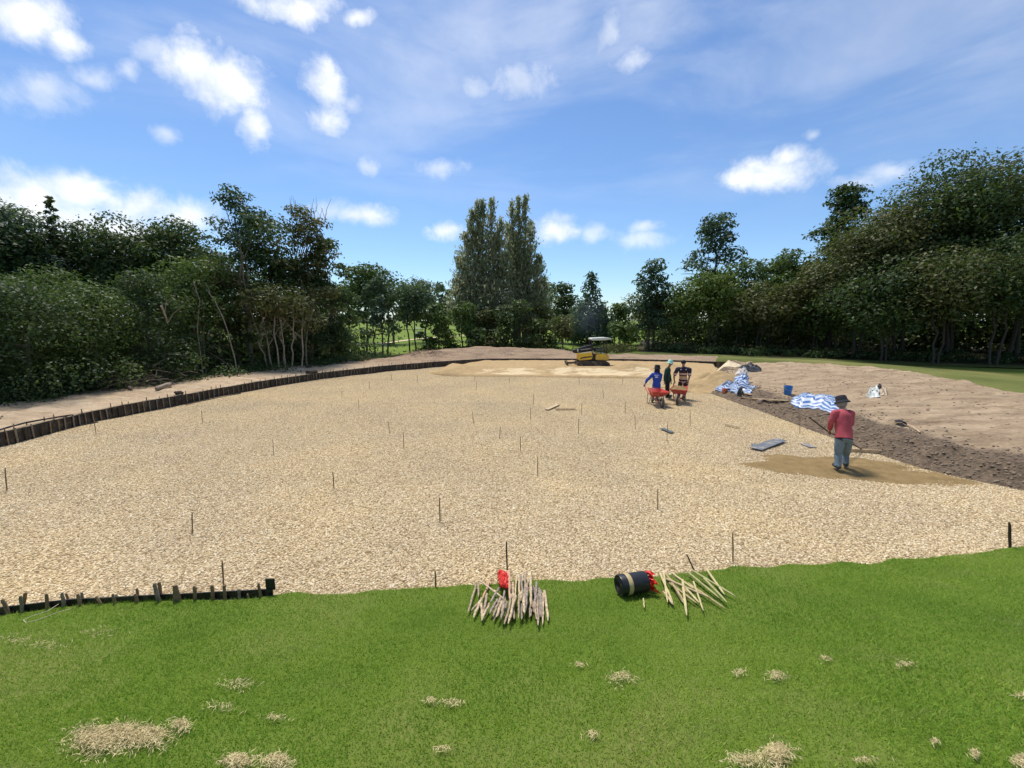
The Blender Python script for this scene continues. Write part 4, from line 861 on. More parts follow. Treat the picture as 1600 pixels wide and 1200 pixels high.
def bag(name, quad, hgt, label, seed, lift=.03):
    global RED
    RED = simple('red_plastic', (.72, .030, .022), .4, .35, 9, bmp=.35)
    P = [hit(*q, lift) for q in quad]; n = 16; V = []; 
    for i in range(n + 1):
        for j in range(n + 1):
            u, v = i / n, j / n; p = (P[0].lerp(P[1], u)).lerp(P[3].lerp(P[2], u), v)
            q = mnoise.noise(Vector((u * 4 + seed, v * 4, 0))); q2 = mnoise.noise(Vector((u * 11, v * 11 + seed, 2)))
            b = (math.sin(math.pi * u) * math.sin(math.pi * v)) ** .5; sp = Vector((q2, mnoise.noise(Vector((u * 9 + 4, v * 9, seed))), 0)) * .022
            V.append(p + sp + Vector((0, 0, hgt * b * (.45 + .5 * q) + q2 * .03)))
    Fc = [(i * (n + 1) + j, (i + 1) * (n + 1) + j, (i + 1) * (n + 1) + j + 1, i * (n + 1) + j + 1) for i in range(n) for j in range(n)]
    mb = MB(); mb.add(V, Fc); o = mb.build(name, RED, smooth=True, angle=60); md = o.modifiers.new('s', 'SOLIDIFY'); md.thickness = .003; tag(o, label, 'bag'); return o
stick_heap()
def roll():
    a = hit(968, 937); rad = .118; c0 = at_depth(967, 921, a.y + rad); c1 = at_depth(1012, 917, a.y + rad + .10)
    c0.z = H(c0.x, c0.y) + rad * .97 + .015; c1.z = H(c1.x, c1.y) + rad * .97 + .015
    d = (c1 - c0); L_ = .35; d.normalize(); Q = d.to_track_quat('Z', 'Y').to_matrix().to_4x4(); M = Matrix.Translation(c0) @ Q
    root = thing('plastic_roll', 'black plastic roll with a tan band lying on the lawn edge', 'roll', c0)
    mb = MB(); prof = [(rad * .80, .03), (rad * .82, .0), (rad * .95, -.005), (rad, .012), (rad, L_ * .5), (rad, L_ - .012), (rad * .95, L_), (rad * .82, L_), (rad * .80, L_ - .04)]
    mb.lathe(prof, 32, M); mb.build('roll_body', BLACK_CLEAN, root)
    mb = MB(); mb.lathe([(rad * 1.005, .075), (rad * 1.022, .078), (rad * 1.022, .128), (rad * 1.005, .131)], 32, M); mb.build('tan_band', simple('tan_tape', (.52, .40, .20), .5, .2, 14), root)
    mb = MB()
    for k in range(5): mb.lathe([(rad * (.30 + .1 * k), -.003), (rad * (.33 + .1 * k), -.006), (rad * (.36 + .1 * k), -.003)], 24, M)
    mb.build('winding', BLACK, root)
    # red torn plastic at its end: jagged strips
    r = random.Random(8); mb = MB(); e = c1 + d * .0 ; e = c0 + d * (L_ + .02)
    for k in range(34):
        an = r.uniform(-.9, 1.9); ln = r.uniform(.06, .17); s = e + Vector((r.uniform(-.03, .05), r.uniform(-.10, .10), r.uniform(-.10, .07)))
        t = s + Vector((ln * math.cos(an) * .9, -.06 * r.random() - .02, ln * math.sin(an) * .55 - .04)); t.z = max(t.z, H(t.x, t.y) + .02); w = Vector((r.uniform(-1, 1), r.uniform(-1, 1), r.uniform(-1, 1))).normalized() * .022
        mid = s.lerp(t, .5) + Vector((0, 0, .02)); mb.add([s - w, s + w, mid + w * 1.2, t, mid - w * 1.2], [(0, 1, 2, 3, 4)])
    o = mb.build('red_plastic_bundle', RED, smooth=False); tag(o, 'shredded red plastic bundle at the end of the black roll', 'plastic')
    mb = MB(); p0 = hit(1036, 930, .05); p1 = hit(1052, 950, .04); stake_mesh(mb, p0, p1, .012, 4, 6)
    tag(mb.build('wooden_stake', STICK_MATS[0]), 'single short stake poking out of the red plastic by the roll', 'stake')
roll()

# ------------------------------------------------------------------ dry clippings on the lawn
def clippings():
    r = np.random.default_rng(4); m = simple('dry_grass', (.72, .60, .33), .9, .4, 40, c2=(.46, .37, .18), bmp=0)
    L_ = [(150, 1160, 42, 22, 1.0), (195, 1152, 40, 18, 1.0), (238, 1155, 28, 16, .9), (283, 1138, 15, 11, .9), (372, 1195, 26, 12, .9), (432, 1195, 24, 11, .9), (1212, 1184, 24, 18, 1), (1165, 1193, 30, 10, .5), (1155, 1054, 13, 5, .4), (1215, 1060, 16, 8, .7), (1412, 1042, 18, 5, .4), (970, 1062, 20, 10, .55), (905, 1042, 11, 4, .4), (672, 1098, 12, 5, .35), (706, 1102, 18, 6, .4),
          (372, 1072, 26, 10, .3), (1288, 1033, 10, 4, .3), (1461, 1164, 6, 5, .4), (1522, 1183, 8, 6, .4), (1594, 1195, 14, 9, .8), (925, 1152, 12, 6, .3), (20, 1004, 30, 9, .15), (75, 1010, 34, 9, .15), (150, 992, 40, 9, .12), (345, 1108, 30, 8, .12), (430, 1126, 22, 6, .15), (690, 1175, 14, 4, .2), (1595, 1092, 14, 5, .3), (1350, 1192, 26, 5, .2)]
    for k, (cx, cy, w, h, den) in enumerate(L_):
        n = int(40 + w * h * den * 2.0); c0 = hit(cx, cy); V = []
        a = r.normal(size=(n, 2)) * np.where(r.random(n) < .72, .48, .95)[:, None]; ok = (a ** 2).sum(1) < 4.0 * (.2 + .8 * r.random(n)); a = a[ok]; n = len(a)
        ex = hit(cx + w, cy) - c0; ey = hit(cx, cy - h) - c0
        P = np.array(c0)[None] + a[:, :1] * np.array(ex)[None] + a[:, 1:] * np.array(ey)[None]
        hgt = (.006 + .024 * den * min(1, h / 14)) * np.clip(1 - (a ** 2).sum(1), 0, 1); P[:, 2] = h_lawn(P[:, 0], P[:, 1]) + .022 + hgt * r.random(n) ** .5
        dr = r.normal(size=(n, 3)); dr[:, 2] *= .35; dr /= np.linalg.norm(dr, axis=1)[:, None]; L = (.010 + .018 * r.random(n))[:, None]
        sd = np.cross(dr, r.normal(size=(n, 3))); sd /= np.linalg.norm(sd, axis=1)[:, None]; s = .0017
        V = np.stack([P - dr * L, P + sd * s + np.array([0, 0, .004]), P + dr * L, P - sd * s + np.array([0, 0, .004])], 1).reshape(-1, 3) - np.array(c0)
        V[:, 2] = np.maximum(V[:, 2], (h_lawn(V[:, 0] + c0.x, V[:, 1] + c0.y) - c0.z))
        o = np_mesh('grass_clippings', V, 4, np.arange(len(V)), m); o.location = c0
        big = w * h * den > 600
        tag(o, 'thick clump of dry straw-coloured clippings on the lawn' if big else 'small wisp of dry grass clippings on the lawn', 'clippings', 'thick dry clumps on the lawn' if big else 'small dry wisps on the lawn')
clippings()

# ------------------------------------------------------------------ things lying on gravel and banks
def board(name, x0, y0, x1, y1, wid, th, mat, label, cat='plank', lift=0.0, group=None, z=None):
    a = hit(x0, y0) if z is None else on_z(x0, y0, z); b = hit(x1, y1) if z is None else on_z(x1, y1, z); a.z += th / 2 + lift + .012; b.z += th / 2 + lift + .012; d = (b - a); L_ = d.length; d.normalize(); up = Vector((0, 0, 1)); s = up.cross(d).normalized(); u = d.cross(s)
    Mx = Matrix((d, s, u)).transposed(); mb = MB(); n = 5
    for i in range(1): mb.box((a + b) / 2, (L_, wid, th), Mx)
    return tag(mb.build(name, mat, bevel=min(.006, th * .3)), label, cat, group)
GREYSHEET = simple('grey_sheet', (.15, .165, .185), .45, .3, 6, dirt=(.40, .34, .26), metal=.0)
board('plank', 854, 641, 872, 633, .16, .03, WOOD_PALE, 'pale short plank lying on the gravel, crossing another')
board('plank', 868, 640, 899, 640, .09, .025, WOOD, 'brown thin plank lying beside a pale one on the gravel')
board('plank', 1132, 663.5, 1156, 668.5, .07, .025, WOOD_PALE, 'narrow pale batten on gravel left of the grey sheets')
board('metal_sheet', 1180, 704, 1220, 689, .30, .012, GREYSHEET, 'long grey bent sheet lying on the gravel', 'sheet', .03)
board('metal_sheet', 1174, 696, 1192, 698, .22, .012, GREYSHEET, 'small grey sheet tucked under the long one', 'sheet')
board('metal_sheet', 1257, 697, 1269, 697, .36, .012, GREYSHEET, 'grey square sheet left of the red-shirted worker', 'sheet')
board('metal_sheet', 1034, 670, 1051, 677, .16, .015, simple('dark_sheet', (.09, .12, .12), .6, .3, 8), 'small dark cross-shaped sheet around a stake', 'sheet')
board('plank', 1158, 622, 1188, 627.5, .10, .03, WOOD, 'brown plank on the bank edge below the striped tarp')
board('plank', 1176, 624, 1232, 627.5, .13, .035, WOOD_PALE, 'long pale plank on the bank below the blue bucket')
board('plank', 1163, 615.5, 1175, 618, .12, .04, WOOD_PALE, 'short pale offcut beside the dark lump on the bank')
board('brick', 1184, 630, 1190, 630, .16, .12, simple('pink_block', (.60, .43, .33), .9, .25, 10), 'pinkish block on the bank slope below the long plank', 'block')
board('plank', 1278, 651, 1298, 648, .10, .03, BARK, 'brown board end on the slope under the striped tarp')
def bucket(px, py, w_px, h_px, mat, label, tilt=0):
    b = hit(px, py); s = b.y / F; r = w_px * s / 2; h = h_px * s; root = thing('bucket', label, 'bucket', b)
    M = Matrix.Translation(b + Vector((0, 0, -.01))) @ Matrix.Rotation(tilt, 4, 'Y'); mb = MB()
    mb.lathe([(r * .80, 0), (r * .83, .01), (r * .96, h * .82), (r * 1.04, h * .84), (r * 1.05, h * .92), (r * .99, h * .93), (r * 1.03, h * .98), (r * 1.0, h), (r * .93, h), (r * .76, .03)], 24, M); mb.build('pail', mat, root)
    mb = MB(); mb.tube([M @ Vector((r * 1.04 * math.cos(a), -r * .5 * math.sin(a) - r * .6 * math.sin(a), h * .86 - r * .9 * math.sin(a))) for a in np.linspace(0, math.pi, 13)], .006, 5); mb.build('handle', simple('wire', (.5, .5, .5), .4, .2, 10, metal=.8), root)
bucket(1230.5, 616, 12, 14, simple('blue_plastic', (.020, .17, .50), .45, .25, 6, dirt=(.12, .25, .42)), 'blue plastic bucket standing on the right bank')
bucket(1131.5, 613.5, 7, 7, simple('orange_plastic', (.80, .19, .075), .45, .25, 6), 'small orange bucket in front of the crumpled striped tarp')
def tarp(name, corners, hgt, label, seed, n=(44, 26), stripes=9, ridge=1.0, folds=()):
    P = [hit(*q) for q in corners]; nu, nv = n; V = np.zeros((nu, nv, 3)); U = np.zeros((nu, nv)); 
    for i in range(nu):
        for j in range(nv):
            u, v = i / (nu - 1), j / (nv - 1); p = (P[0].lerp(P[1], u)).lerp(P[3].lerp(P[2], u), v)
            q = mnoise.noise(Vector((u * 3.2 + seed, v * 2.2, 0))); q2 = mnoise.noise(Vector((u * 8, v * 6 + seed, 2))); q3 = mnoise.noise(Vector((u * 17, v * 13 + seed, 5)))
            e = min(1, 5 * min(u, 1 - u, v, 1 - v) + .12)
            fold = abs(math.sin((u * 3.3 + q * .9 + seed) * math.pi)) * .6
            z = hgt * e * (.30 + .45 * fold + .5 * q + .22 * q2 + .08 * q3) 
            for (fu, fv, fr, fh) in folds: z += fh * math.exp(-((u - fu) ** 2 + (v - fv) ** 2) / fr ** 2)
            x = p.x + .12 * q2 + .16 * q; y = p.y + .12 * mnoise.noise(Vector((u * 6 + 3, v * 6, seed)))
            V[i, j] = (x, y, max(.015, z)); U[i, j] = v * stripes + .45 * q + u * .6
    V[..., 2] += Hs(V[..., 0], V[..., 1])
    m, nt, p, _ = new_mat('striped_tarp_%d' % seed); at = nd(nt, 'ShaderNodeAttribute', attribute_name='stripe'); fr = nd(nt, 'ShaderNodeMath', operation='FRACT'); nt.links.new(at.outputs['Fac'], fr.inputs[0])
    cc = ramp(nt, fr.outputs[0], [(.0, (.035, .10, .28)), (.46, (.05, .15, .38)), (.52, (.50, .55, .62)), (.96, (.44, .50, .58))]); nt.links.new(cc, p.inputs['Base Color']); p.inputs['Roughness'].default_value = .4
    bump(nt, p, noise_n(nt, coords(nt), 12, 4, .6), .3, .03)
    o = grid_obj(name, V[..., 0], V[..., 1], V[..., 2], m, {'stripe': U}); md = o.modifiers.new('s', 'SOLIDIFY'); md.thickness = .006; tag(o, label, 'tarp')
tarp('tarp', [(1112, 610), (1170, 619), (1182, 604), (1122, 602)], .20, 'blue and white striped tarp crumpled beside the orange bucket', 2, stripes=15, folds=((.80, .6, .2, .25), (.35, .7, .12, .25)))
tarp('tarp', [(1143, 602), (1166, 605), (1170, 588), (1150, 592)], .18, 'upright fold of striped tarp rising behind the crumpled one', 7, (26, 22), 9, folds=((.5, .8, .3, .22),))
tarp('tarp', [(1237, 632), (1312, 648), (1312, 622), (1252, 617)], .24, 'blue and white striped tarp spread over the bank behind the red-shirted worker', 4, stripes=17, folds=((.15, .4, .2, .12),))
def cloth_heap(name, quad, hgt, mat, label, cat, seed, n=22):
    P = [hit(*q) for q in quad]; V = np.zeros((n, n, 3))
    for i in range(n):
        for j in range(n):
            u, v = i / (n - 1), j / (n - 1); p = (P[0].lerp(P[1], u)).lerp(P[3].lerp(P[2], u), v); q = mnoise.noise(Vector((u * 3 + seed, v * 5, 0))); q2 = mnoise.noise(Vector((u * 8 + seed, v * 10, 3)))
            e = min(1, 4 * min(u, 1 - u, v, 1 - v)); V[i, j] = (p.x + q2 * .1, p.y + q * .1, .01 + hgt * e * max(.1, .6 + .8 * q + .4 * q2))
    V[..., 2] += Hs(V[..., 0], V[..., 1])
    tag(grid_obj(name, V[..., 0], V[..., 1], V[..., 2], mat), label, cat)
cloth_heap('black_sheeting', [(1153, 582), (1190, 580), (1187, 573), (1156, 573)], .30, BLACK, 'heap of folded black plastic sheeting on the bank', 'sheeting', 4)
cloth_heap('white_sack', [(1148, 587), (1172, 585), (1166, 581), (1150, 582)], .30, simple('sack_white', (.55, .50, .45), .8, .3, 6), 'pale sack lying in front of the black sheeting', 'sack', 9)
cloth_heap('dark_lump', [(1152, 619), (1161, 621), (1160, 614), (1153, 614)], .30, BLACK, 'dark lump lying under the edge of the striped tarp', 'bundle', 3)
cloth_heap('white_bag', [(1355, 621), (1375, 621), (1375, 613), (1357, 613)], .30, simple('bag_print', (.66, .65, .62), .5, .1, 10, c2=(.30, .36, .32)), 'white and green printed bag lying alone on the bare soil', 'bag', 5)
cloth_heap('paper_sack', [(1374, 619), (1386, 617), (1383, 611), (1374, 612)], .28, simple('paper', (.66, .52, .36), .8, .2, 8), 'tan paper sack beside the white printed bag', 'sack', 8)
cloth_heap('black_rag', [(1372, 611), (1377, 611), (1376, 607), (1372, 607)], .22, BLACK, 'small black rag lying on the bags', 'rag', 6)
def shovel():
    a = hit(1398, 664, .05); b = hit(1413, 664, .06); c = hit(1437, 678, .04); root = thing('shovel', 'shovel with pale wooden handle and black blade lying on the slope', 'shovel', b)
    mb = MB(); mb.tube([b + (c - b) * .12, b.lerp(c, .55) + Vector((0, 0, .03)), c], [.017, .019, .02], 8); mb.build('handle', WOOD_PALE, root)
    d = (b - a); L_ = d.length; d.normalize(); s = Vector((0, 0, 1)).cross(d).normalized(); V = []; 
    for i, (t, w) in enumerate(((0, .03), (.2, .10), (.6, .125), (.95, .12), (1, .08))):
        for k in (-1, -.5, 0, .5, 1): V.append(a + d * L_ * t + s * w * k + Vector((0, 0, .03 * k * k + .03)))
    mb = MB(); mb.add(V, [(i * 5 + k, i * 5 + k + 1, i * 5 + k + 6, i * 5 + k + 5) for i in range(4) for k in range(4)]); o = mb.build('blade', BLACK, root); o.modifiers.new('s', 'SOLIDIFY').thickness = .004
    mb = MB(); mb.tube([b - d * .05 + Vector((0, 0, .03)), b + (c - b) * .2], [.024, .021], 8); mb.build('socket', BLACK, root)
shovel()
def logs():
    for (x0, y0, x1, y1, r_, mt, lab) in ((273, 617, 286, 616, .075, BARK_DARK, 'short dark log on the left bank beside the edging'), (245, 611, 267, 604, .10, BARK_PALE, 'pale peeled log at the foot of the left wood'), (186, 596, 206, 610, .07, BARK_PALE, 'pale broken branch leaning out of the brush pile'), (478, 584, 496, 583, .09, BARK_DARK, 'dark root lump on the far left bank')):
        a, b = hit(x0, y0, r_ * .9), hit(x1, y1, r_ * .9); mb = MB(); r = random.Random(x0)
        mb.tube([a.lerp(b, t) + Vector((0, 0, r.uniform(-.01, .03))) for t in (0, .1, .3, .55, .8, .96, 1)], [r_ * k for k in (.75, 1, 1.04, .97, .95, .9, .6)], 9); tag(mb.build('log', mt), lab, 'log')
    r = random.Random(17)
    def brush(line, spread, n, hgt, label, mat, L0=.6, L1=2.2, rr=.018):
        P = [hit(*q) for q in line]; root_c = P[len(P) // 2]; mb = MB()
        for _ in range(n):
            t = r.random() * (len(P) - 1); i = min(int(t), len(P) - 2); c = P[i].lerp(P[i + 1], t - i) + Vector((r.uniform(-1, 1) * spread, r.uniform(-.6, 1) * spread, 0)); zg = max(-.05, H(c.x, c.y)); c.z = zg + abs(r.gauss(0, .5)) * hgt
            a = r.uniform(0, 6.283); L_ = r.uniform(L0, L1); d = Vector((math.cos(a), math.sin(a) * .7, r.uniform(-.15, .55))); k = r.uniform(.4, 1.2)
            e = c + d * L_ * .5; s = c - d * L_ * .5; s.z = max(s.z, zg + .01); mb.tube([s, c + Vector((r.uniform(-.1, .1), 0, r.uniform(0, .15))), e], [rr * k, rr * k * .8, rr * k * .25], 4)
        tag(mb.build('brush_pile', mat), label, 'brush')
    brush([(150, 612), (200, 606), (250, 600), (300, 590)], .9, 150, .8, 'tangle of cut grey-brown branches at the foot of the left wood', BARK)
    brush([(470, 570), (510, 560), (560, 556), (600, 556)], 1.2, 260, .45, 'heap of dry brown brushwood on the far left bank', simple('brushwood', (.27, .185, .125), .95, .5, 9), .4, 1.4, .016)
    brush([(600, 556), (650, 556), (700, 556)], 1.0, 120, .25, 'low dry brush beside the far left mound', simple('brushwood', (.27, .185, .125), .95, .5, 9), .3, 1.0, .014)
logs()
def bare_trunks():
    r = random.Random(31)
    for pts, w, Y, mt, lab in (([(372, 592), (366, 555), (352, 505), (336, 470), (322, 452)], .038, 22.6, BARK_PALE, 'thin pale bent trunk rising from the left bank before the dark hollow'),
                               ([(319, 596), (313, 555), (308, 510), (312, 470), (302, 440)], .034, 22.0, BARK_PALE, 'thin pale upright trunk beside the bent one in the left wood'),
                               ([(378, 588), (345, 562), (310, 540), (292, 520)], .03, 22.8, BARK, 'thin fallen trunk slanting across the pale trunks of the left wood'),
                               ([(283, 585), (276, 565), (268, 545)], .06, 21.5, BARK, 'short dark trunk stump behind the brush pile'),
                               ([(252, 478), (258, 492), (262, 505)], .05, 18.9, BARK_PALE, 'pale broken branch stub sticking out of the left bushes'),
                               ([(480, 578), (478, 540), (483, 500), (481, 470)], .06, 25.4, BARK, 'straight brown trunk at the right end of the left wood'),
                               ([(437, 584), (434, 550), (428, 520), (430, 490)], .05, 24.2, BARK_PALE, 'pale straight trunk in front of the yellowish leaf cluster'),
                               ([(447, 584), (444, 550), (441, 520), (436, 492)], .04, 24.3, BARK_PALE, 'second pale straight trunk in front of the yellowish leaf cluster')):
        P = [at_depth(x, y, Y + .15 * i) for i, (x, y) in enumerate(pts)]
        if pts[0][1] > 560: P[0].z = min(P[0].z, H(P[0].x, P[0].y) - .05)
        mb = MB(); Q = []
        for i in range(len(P) - 1):
            for k in range(4): Q.append(P[i].lerp(P[i + 1], k / 4) + Vector((r.uniform(-1, 1), 0, 0)) * .02)
        Q.append(P[-1]); mb.tube(Q, [w * (1 - .55 * i / len(Q)) for i in range(len(Q))], 7)
        for _ in range(3):
            i = r.randrange(len(Q) // 2, len(Q)); mb.tube([Q[i], Q[i] + Vector((r.uniform(-.5, .5), .1, .4)), Q[i] + Vector((r.uniform(-.9, .9), .1, .9))], [w * .35, w * .2, w * .08], 5)
        tag(mb.build('bare_trunk', mt), lab, 'trunk')
bare_trunks()

# ------------------------------------------------------------------ wheelbarrows
REDP = simple('barrow_red', (.62, .075, .055), .5, .3, 5, dirt=(.62, .24, .19)); STEEL = simple('steel', (.36, .33, .30), .5, .4, 9, metal=.5, dirt=(.30, .22, .15)); RUBBER = simple('rubber', (.03, .028, .026), .85, .4, 12, dirt=(.25, .19, .12))
def wheelbarrow(loc, yaw, label):
    root = thing('wheelbarrow', label, 'wheelbarrow', loc); root.rotation_euler = (0, 0, yaw)
    def B(mb, n, m, par=None, **k): return mb.build(n, m, par or root, world=False, **k)
    rim = [(-.42, -.25, .60), (.50, -.34, .58), (.50, .34, .58), (-.42, .25, .60)]; bot = [(-.22, -.17, .34), (.22, -.19, .36), (.22, .19, .36), (-.22, .17, .34)]
    mb = MB(); mb.hexa([Vector(v) for v in bot] + [Vector(v) for v in rim]); mb.f.remove((4, 5, 6, 7)); mb.mi.pop()
    o = B(mb, 'tray', REDP, smooth=False); o.modifiers.new('s', 'SOLIDIFY').thickness = .012
    mb = MB(); mb.tube([Vector(v) for v in rim + rim[:1]], .014, 6); B(mb, 'tray_rim', REDP)
    for s in (-1, 1):
        mb = MB(); mb.tube([(.62, s * .09, .20), (.2, s * .20, .335), (-.3, s * .25, .42), (-.60, s * .28, .61), (-.78, s * .28, .64)], .017, 7); h = B(mb, 'handle', REDP)
        mb = MB(); mb.tube([(-.68, s * .28, .625), (-.81, s * .28, .644)], .023, 8); B(mb, 'grip', RUBBER, h)
        mb = MB(); mb.tube([(-.05, s * .2, .35), (-.22, s * .23, .0), (-.42, s * .23, .0), (-.34, s * .25, .42)], .014, 6); B(mb, 'leg', STEEL)
        mb = MB(); mb.tube([(.62, s * .075, .20), (.44, s * .10, .52)], .012, 6); B(mb, 'wheel_brace', STEEL)
    w = MB(); M = Matrix.Translation((.62, 0, .20)) @ Matrix.Rotation(R(90), 4, 'X'); pr = [(.15 + .05 * math.cos(a), .042 * math.sin(a)) for a in np.linspace(-math.pi, math.pi, 13)]
    w.lathe(pr, 26, M); wh = B(w, 'wheel', RUBBER); mb = MB(); mb.lathe([(.03, -.05), (.035, -.045), (.11, -.015), (.118, -.02), (.118, .02), (.11, .015), (.035, .045), (.03, .05)], 20, M); B(mb, 'rim', STEEL, wh)
    mb = MB(); mb.tube([(.62, -.095, .20), (.62, .095, .20)], .012, 8); B(mb, 'axle', STEEL)
    return root
def barrows():
    w1 = on_z(1034, 637); d = .62; yaw = R(-90)
    l1 = Vector((w1.x - d * math.cos(yaw), w1.y - d * math.sin(yaw), -.005)); wheelbarrow(l1, yaw, 'empty red wheelbarrow held by the worker in blue')
    w2 = on_z(1058, 632); yaw2 = R(-116); l2 = Vector((w2.x - d * math.cos(yaw2), w2.y - d * math.sin(yaw2), -.005)); wheelbarrow(l2, yaw2, 'red wheelbarrow full of sand pushed by the worker in striped shirt')
    n = 18; V = []; ca, sa = math.cos(yaw2), math.sin(yaw2)
    for i in range(n + 1):
        for j in range(n + 1):
            u, v = i / n, j / n; x = -.38 + .85 * u; hw = .235 + .09 * u; y = (v * 2 - 1) * hw; z = .565 + .10 * math.sin(math.pi * u) ** .7 * math.sin(math.pi * v) ** .7 + .012 * mnoise.noise(Vector((u * 9, v * 9, 1)))
            V.append((l2.x + x * ca - y * sa, l2.y + x * sa + y * ca, z))
    mb = MB(); mb.add(V, [(i * (n + 1) + j, (i + 1) * (n + 1) + j, (i + 1) * (n + 1) + j + 1, i * (n + 1) + j + 1) for i in range(n) for j in range(n)])
    tag(mb.build('sand_load', SAND_WET), 'load of brown sand heaped in the red wheelbarrow', 'sand')
    return l1, yaw, l2, yaw2
BAR = barrows()

# ------------------------------------------------------------------ people
def skin(name, J, E, mat, parent, root_j, sub=2, smooth=True):
    names = list(J); me = bpy.data.meshes.new(name); off = root_loc(parent)
    me.from_pydata([Vector(J[k][0]) - off for k in names], [(names.index(a), names.index(b)) for a, b in E], [])
    o = bpy.data.objects.new(name, me); col.objects.link(o); md = o.modifiers.new('skin', 'SKIN'); md.use_smooth_shade = True; md.branch_smoothing = .6
    for i, k in enumerate(names):
        r_ = J[k][1]; sv = me.skin_vertices[0].data[i]; sv.radius = (r_, r_) if isinstance(r_, (int, float)) else r_; sv.use_root = (k == root_j)
    ms = o.modifiers.new('sub', 'SUBSURF'); ms.levels = sub; ms.render_levels = sub
    dg = bpy.context.evaluated_depsgraph_get(); ev = o.evaluated_get(dg); m2 = bpy.data.meshes.new_from_object(ev); bpy.data.objects.remove(o)
    m2.name = name; m2.materials.clear(); m2.polygons.foreach_set('use_smooth', [True] * len(m2.polygons)); return link_mesh(name, m2, mat, parent)
SKIN = simple('skin', (.36, .20, .125), .6, .2, 6)
def hand(J, E, wrist, key, d, side, curl=.6):
    """palm, four fingers, thumb, continuing along d and curling down"""
    d = d.normalized(); side = (side - d * side.dot(d)).normalized(); dn = d.cross(side)
    palm = wrist + d * .06; J[key + 'p'] = (palm, .028); E.append((key, key + 'p'))
    for i, (o, L_) in enumerate(((-.030, .060), (-.011, .075), (.010, .070), (.029, .055))):
        a = palm + d * .035 + side * o; b = a + (d * (1 - curl) + dn * curl).normalized() * L_ * .55; c = b + (dn * .8 + d * (.3 - curl)).normalized() * L_ * .45
        J[key + 'a%d' % i] = (a, .010); J[key + 'b%d' % i] = (b, .009); J[key + 'c%d' % i] = (c, .008); E += [(key + 'p', key + 'a%d' % i), (key + 'a%d' % i, key + 'b%d' % i), (key + 'b%d' % i, key + 'c%d' % i)]
    a = wrist + d * .03 - side * .038; b = a + (d * .7 + dn * .6 - side * .2).normalized() * .035; J[key + 't0'] = (a, .011); J[key + 't1'] = (b, .009); E += [(key + 'p', key + 't0'), (key + 't0', key + 't1')]
